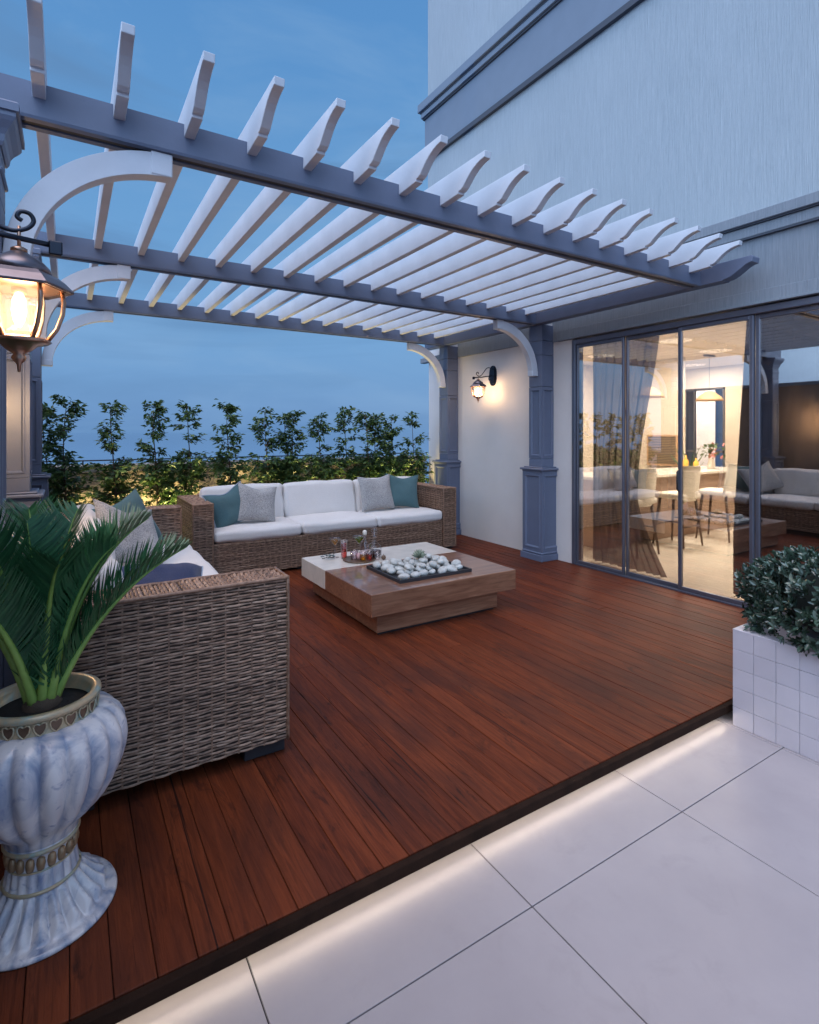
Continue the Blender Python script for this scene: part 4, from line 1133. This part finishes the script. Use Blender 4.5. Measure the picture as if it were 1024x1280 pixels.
mb.box(PX0-.001, PX0+.06, PY0, PY1, PZ-.004, PZ+.004, .6, 0, .002); mb.box(PX1-.06, PX1, PY0, PY1, PZ-.004, PZ+.004); mb.box(PX0+.06, PX1-.06, PY1-.06, PY1, PZ-.004, PZ+.004); mb.box(PX0+.06, PX1-.06, PY0, PY0+.06, PZ-.004, PZ+.004)
mb.build('rim', M['mosaic'], pl)
mb = MB(); mb.box(PX0+.05, PX1-.05, PY0+.05, PY1-.05, PZ-.05, PZ-.01); mb.build('soil', M['soil'], pl)
sh = thing('shrub', (3.48, 1.08, PZ), 'dense dark shrub with waxy blue green leaves filling the white planter', 'shrub')
mb = MB(); ms = MB()
CX_, CY_, CZ_ = 3.47, 1.08, .60; AX, AY, AZ = .49, .55, .26
for k in range(1750):
    z = R.uniform(-.75, 1); a = R.uniform(0, 2*PI); h = math.sqrt(1-z*z); d = Vector((h*math.cos(a), h*math.sin(a), z))
    sup = 1/((abs(d.x)**3+abs(d.y)**3+abs(d.z)**3)**(1/3))
    rr = R.uniform(.82, 1.03)*(1+.1*noise.noise(d*3))*sup*.97
    c = Vector((CX_+AX*d.x*rr, CY_+AY*d.y*rr, CZ_+AZ*d.z*rr))
    if c.z < PZ+.0 or (c.x < 3.03): 
        if c.z < PZ-.05: continue
    ax_ = (d+Vector((0, 0, .55))+Vector((R.gauss(0, .3), R.gauss(0, .3), R.gauss(0, .3)))).normalized()
    s0 = ax_.orthogonal().normalized(); tn = min(1, max(0, R.gauss(.42, .25)))
    for q in range(R.randint(6, 8)):
        an = q*2.4+R.random(); sd = Matrix.Rotation(an, 3, ax_) @ s0
        op = R.uniform(.25, 1.0); dd = (ax_*(1.15-op*.7)+sd*op).normalized(); L = R.uniform(.03, .05); W = L*.5
        wv = dd.cross(ax_); wv = wv.normalized() if wv.length > 1e-4 else sd; nn = wv.cross(dd)
        b = c+ax_*R.uniform(-.02, .015)
        mb.add([b, b+dd*L*.35+wv*W*.42+nn*.003, b+dd*L*.72+wv*W*.36+nn*.003, b+dd*L, b+dd*L*.72-wv*W*.36+nn*.003, b+dd*L*.35-wv*W*.42+nn*.003, b+dd*L*.5-nn*.003],
               [(0, 1, 6), (1, 2, 6), (2, 3, 6), (3, 4, 6), (4, 5, 6), (5, 0, 6)], min(1, max(0, tn+R.gauss(0, .12))), 0, True)
for k in range(14):
    a = R.uniform(0, 2*PI); r = R.uniform(.1, .38); ms.tube([(CX_+R.uniform(-.08, .08), CY_+R.uniform(-.08, .08), PZ-.02), (CX_+r*.6*math.cos(a), CY_+r*.6*math.sin(a), .58), (CX_+r*math.cos(a), CY_+r*math.sin(a), .72)], [.014, .009, .004], 6)
mb.build('foliage', M['boxleaf'], sh); ms.build('branch', M['bark'], sh)
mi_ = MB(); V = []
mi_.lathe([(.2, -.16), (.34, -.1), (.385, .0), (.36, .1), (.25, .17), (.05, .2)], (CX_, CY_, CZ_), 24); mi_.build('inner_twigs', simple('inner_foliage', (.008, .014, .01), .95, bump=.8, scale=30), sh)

# ------------------------------------------------------------------ lights
def add_light(name, kind, loc, energy, col, rot=(0, 0, 0), **k):
    L = bpy.data.lights.new(name, kind); L.energy = energy; L.color = col
    for a, v in k.items(): setattr(L, a, v)
    o = bpy.data.objects.new(name, L); COL.objects.link(o); o.location = loc; o.rotation_euler = rot; return o
SUN_EL, SUN_AZ = 77, 255
s = add_light('sun', 'SUN', (0, 0, 20), 1.5, (1., .75, .63), angle=rad(45))
dr = Vector((math.sin(rad(SUN_AZ))*math.cos(rad(SUN_EL)), math.cos(rad(SUN_AZ))*math.cos(rad(SUN_EL)), math.sin(rad(SUN_EL))))
s.rotation_euler = dr.to_track_quat('Z', 'Y').to_euler()
# hedge uplights
for k, x in enumerate((.22, .66, 1.05, 1.45, 1.9, 2.3, 2.66, 3.06, 3.45, 3.86, 4.25)):
    o = add_light('hedge_uplight', 'SPOT', (x, 7.12, .36), 2.6, (1., .76, .32), spot_size=rad(140), spot_blend=.8, shadow_soft_size=.03)
    o.rotation_euler = Vector((0, -.1, -1)).to_track_quat('Z', 'Y').to_euler()
for k, x in enumerate((.0, .62, 1.05, 1.62, 2.25, 2.8, 3.4, 3.95, 4.4)):
    o = add_light('hedge_uplight', 'SPOT', (x+.1, 6.78, .37), 60, (1., .76, .30), spot_size=rad(115), spot_blend=.7, shadow_soft_size=.03)
    o.rotation_euler = Vector((0, -.42, -1)).to_track_quat('Z', 'Y').to_euler()
# room lights
for (x, y) in ((7.0, 4.4), (7.2, 3.0), (8.4, 4.6), (8.8, 2.6), (9.8, 5.8), (7.4, 5.9)):
    add_light('ceiling_light', 'AREA', (x, y, 2.74), 112, (1., .87, .70), shape='DISK', size=.45)

# ------------------------------------------------------------------ sky
w = bpy.data.worlds.new('World'); sc.world = w; w.use_nodes = True
nt = w.node_tree; N = nt.nodes; Lk = nt.links
bg = N['Background']
tc = N.new('ShaderNodeTexCoord'); sx = N.new('ShaderNodeSeparateXYZ'); Lk.new(tc.outputs['Generated'], sx.inputs[0])
rp = N.new('ShaderNodeValToRGB'); Lk.new(sx.outputs['Z'], rp.inputs['Fac'])
e = rp.color_ramp.elements
st = [(0., (.112, .25, .50)), (.05, (.152, .32, .60)), (.18, (.168, .365, .66)), (.34, (.142, .34, .64)), (.6, (.10, .28, .59)), (1., (.075, .22, .50))]
while len(e) < len(st): e.new(.5)
for i, (p, c) in enumerate(st): e[i].position = p; e[i].color = (*c, 1)
mp = N.new('ShaderNodeMapping'); mp.inputs['Scale'].default_value = (1.3, 1.3, 4.2); Lk.new(tc.outputs['Generated'], mp.inputs[0])
nz_ = N.new('ShaderNodeTexNoise'); nz_.inputs['Scale'].default_value = 2.1; nz_.inputs['Detail'].default_value = 7; nz_.inputs['Roughness'].default_value = .58; nz_.inputs['Distortion'].default_value = .5
Lk.new(mp.outputs[0], nz_.inputs['Vector'])
cr = N.new('ShaderNodeValToRGB'); Lk.new(nz_.outputs['Fac'], cr.inputs['Fac'])
cr.color_ramp.elements[0].position = .42; cr.color_ramp.elements[0].color = (0, 0, 0, 1); cr.color_ramp.elements[1].position = .78; cr.color_ramp.elements[1].color = (.75, .75, .75, 1)
mx = N.new('ShaderNodeMix'); mx.data_type = 'RGBA'; Lk.new(cr.outputs['Color'], mx.inputs[0]); Lk.new(rp.outputs['Color'], mx.inputs[6]); mx.inputs[7].default_value = (.22, .40, .66, 1)
sky = N.new('ShaderNodeTexSky'); sky.sky_type = 'NISHITA'; sky.sun_disc = False; sky.sun_elevation = rad(2); sky.sun_rotation = rad(SUN_AZ)
ml = N.new('ShaderNodeMix'); ml.data_type = 'RGBA'; ml.blend_type = 'ADD'; ml.inputs[0].default_value = .01
# after-glow: the sky behind the camera, where the sun has just set, is far brighter and paler
GD = Vector((-.74, -.45, .58)).normalized()
dp = N.new('ShaderNodeVectorMath'); dp.operation = 'DOT_PRODUCT'; Lk.new(tc.outputs['Generated'], dp.inputs[0]); dp.inputs[1].default_value = GD
gr = N.new('ShaderNodeValToRGB'); Lk.new(dp.outputs['Value'], gr.inputs['Fac'])
gr.color_ramp.interpolation = 'EASE'
gr.color_ramp.elements[0].position = .34; gr.color_ramp.elements[0].color = (0, 0, 0, 1)
gr.color_ramp.elements[1].position = .95; gr.color_ramp.elements[1].color = (1.62, 2.05, 2.75, 1)
mp2 = N.new('ShaderNodeMapping'); mp2.inputs['Scale'].default_value = (1.1, 1.1, 7.); mp2.inputs['Location'].default_value = (3.1, 1.7, .4); Lk.new(tc.outputs['Generated'], mp2.inputs[0])
nz2 = N.new('ShaderNodeTexNoise'); nz2.inputs['Scale'].default_value = 1.6; nz2.inputs['Detail'].default_value = 6; nz2.inputs['Distortion'].default_value = .7; Lk.new(mp2.outputs[0], nz2.inputs['Vector'])
cr2 = N.new('ShaderNodeValToRGB'); Lk.new(nz2.outputs['Fac'], cr2.inputs['Fac'])
cr2.color_ramp.elements[0].position = .5; cr2.color_ramp.elements[0].color = (0, 0, 0, 1); cr2.color_ramp.elements[1].position = .72; cr2.color_ramp.elements[1].color = (.9, .9, .9, 1)
mx2 = N.new('ShaderNodeMix'); mx2.data_type = 'RGBA'; Lk.new(cr2.outputs['Color'], mx2.inputs[0]); Lk.new(mx.outputs[2], mx2.inputs[6]); mx2.inputs[7].default_value = (.115, .255, .49, 1)
gl_ = N.new('ShaderNodeMix'); gl_.data_type = 'RGBA'; gl_.blend_type = 'ADD'; gl_.inputs[0].default_value = 1.; gl_.clamp_result = False
Lk.new(mx2.outputs[2], gl_.inputs[6]); Lk.new(gr.outputs['Color'], gl_.inputs[7])
Lk.new(gl_.outputs[2], ml.inputs[6]); Lk.new(sky.outputs[0], ml.inputs[7])
Lk.new(ml.outputs[2], bg.inputs['Color']); bg.inputs['Strength'].default_value = 1.

# ------------------------------------------------------------------ camera
cam = bpy.data.cameras.new('camera'); co = bpy.data.objects.new('camera', cam); COL.objects.link(co); sc.camera = co
co.location = (0, 0, 1.5); co.rotation_euler = (rad(90), 0, rad(-32.05))
cam.sensor_fit = 'HORIZONTAL'; cam.sensor_width = 36; cam.lens = 24.0
cam.shift_x = 0; cam.shift_y = -100/1024; cam.clip_start = .05; cam.clip_end = 100000

for o in list(COL.objects):
    if 'wo' in o.keys(): del o['wo']
sc.view_settings.view_transform = 'Standard'; sc.view_settings.look = 'None'; sc.view_settings.gamma = 1; sc.view_settings.exposure = 0
sc.cycles.use_denoising = True
sc.cycles.max_bounces = 10; sc.cycles.transparent_max_bounces = 64; sc.cycles.diffuse_bounces = 4; sc.cycles.glossy_bounces = 5
sc.cycles.sample_clamp_indirect = 6; sc.cycles.caustics_reflective = False; sc.cycles.caustics_refractive = False
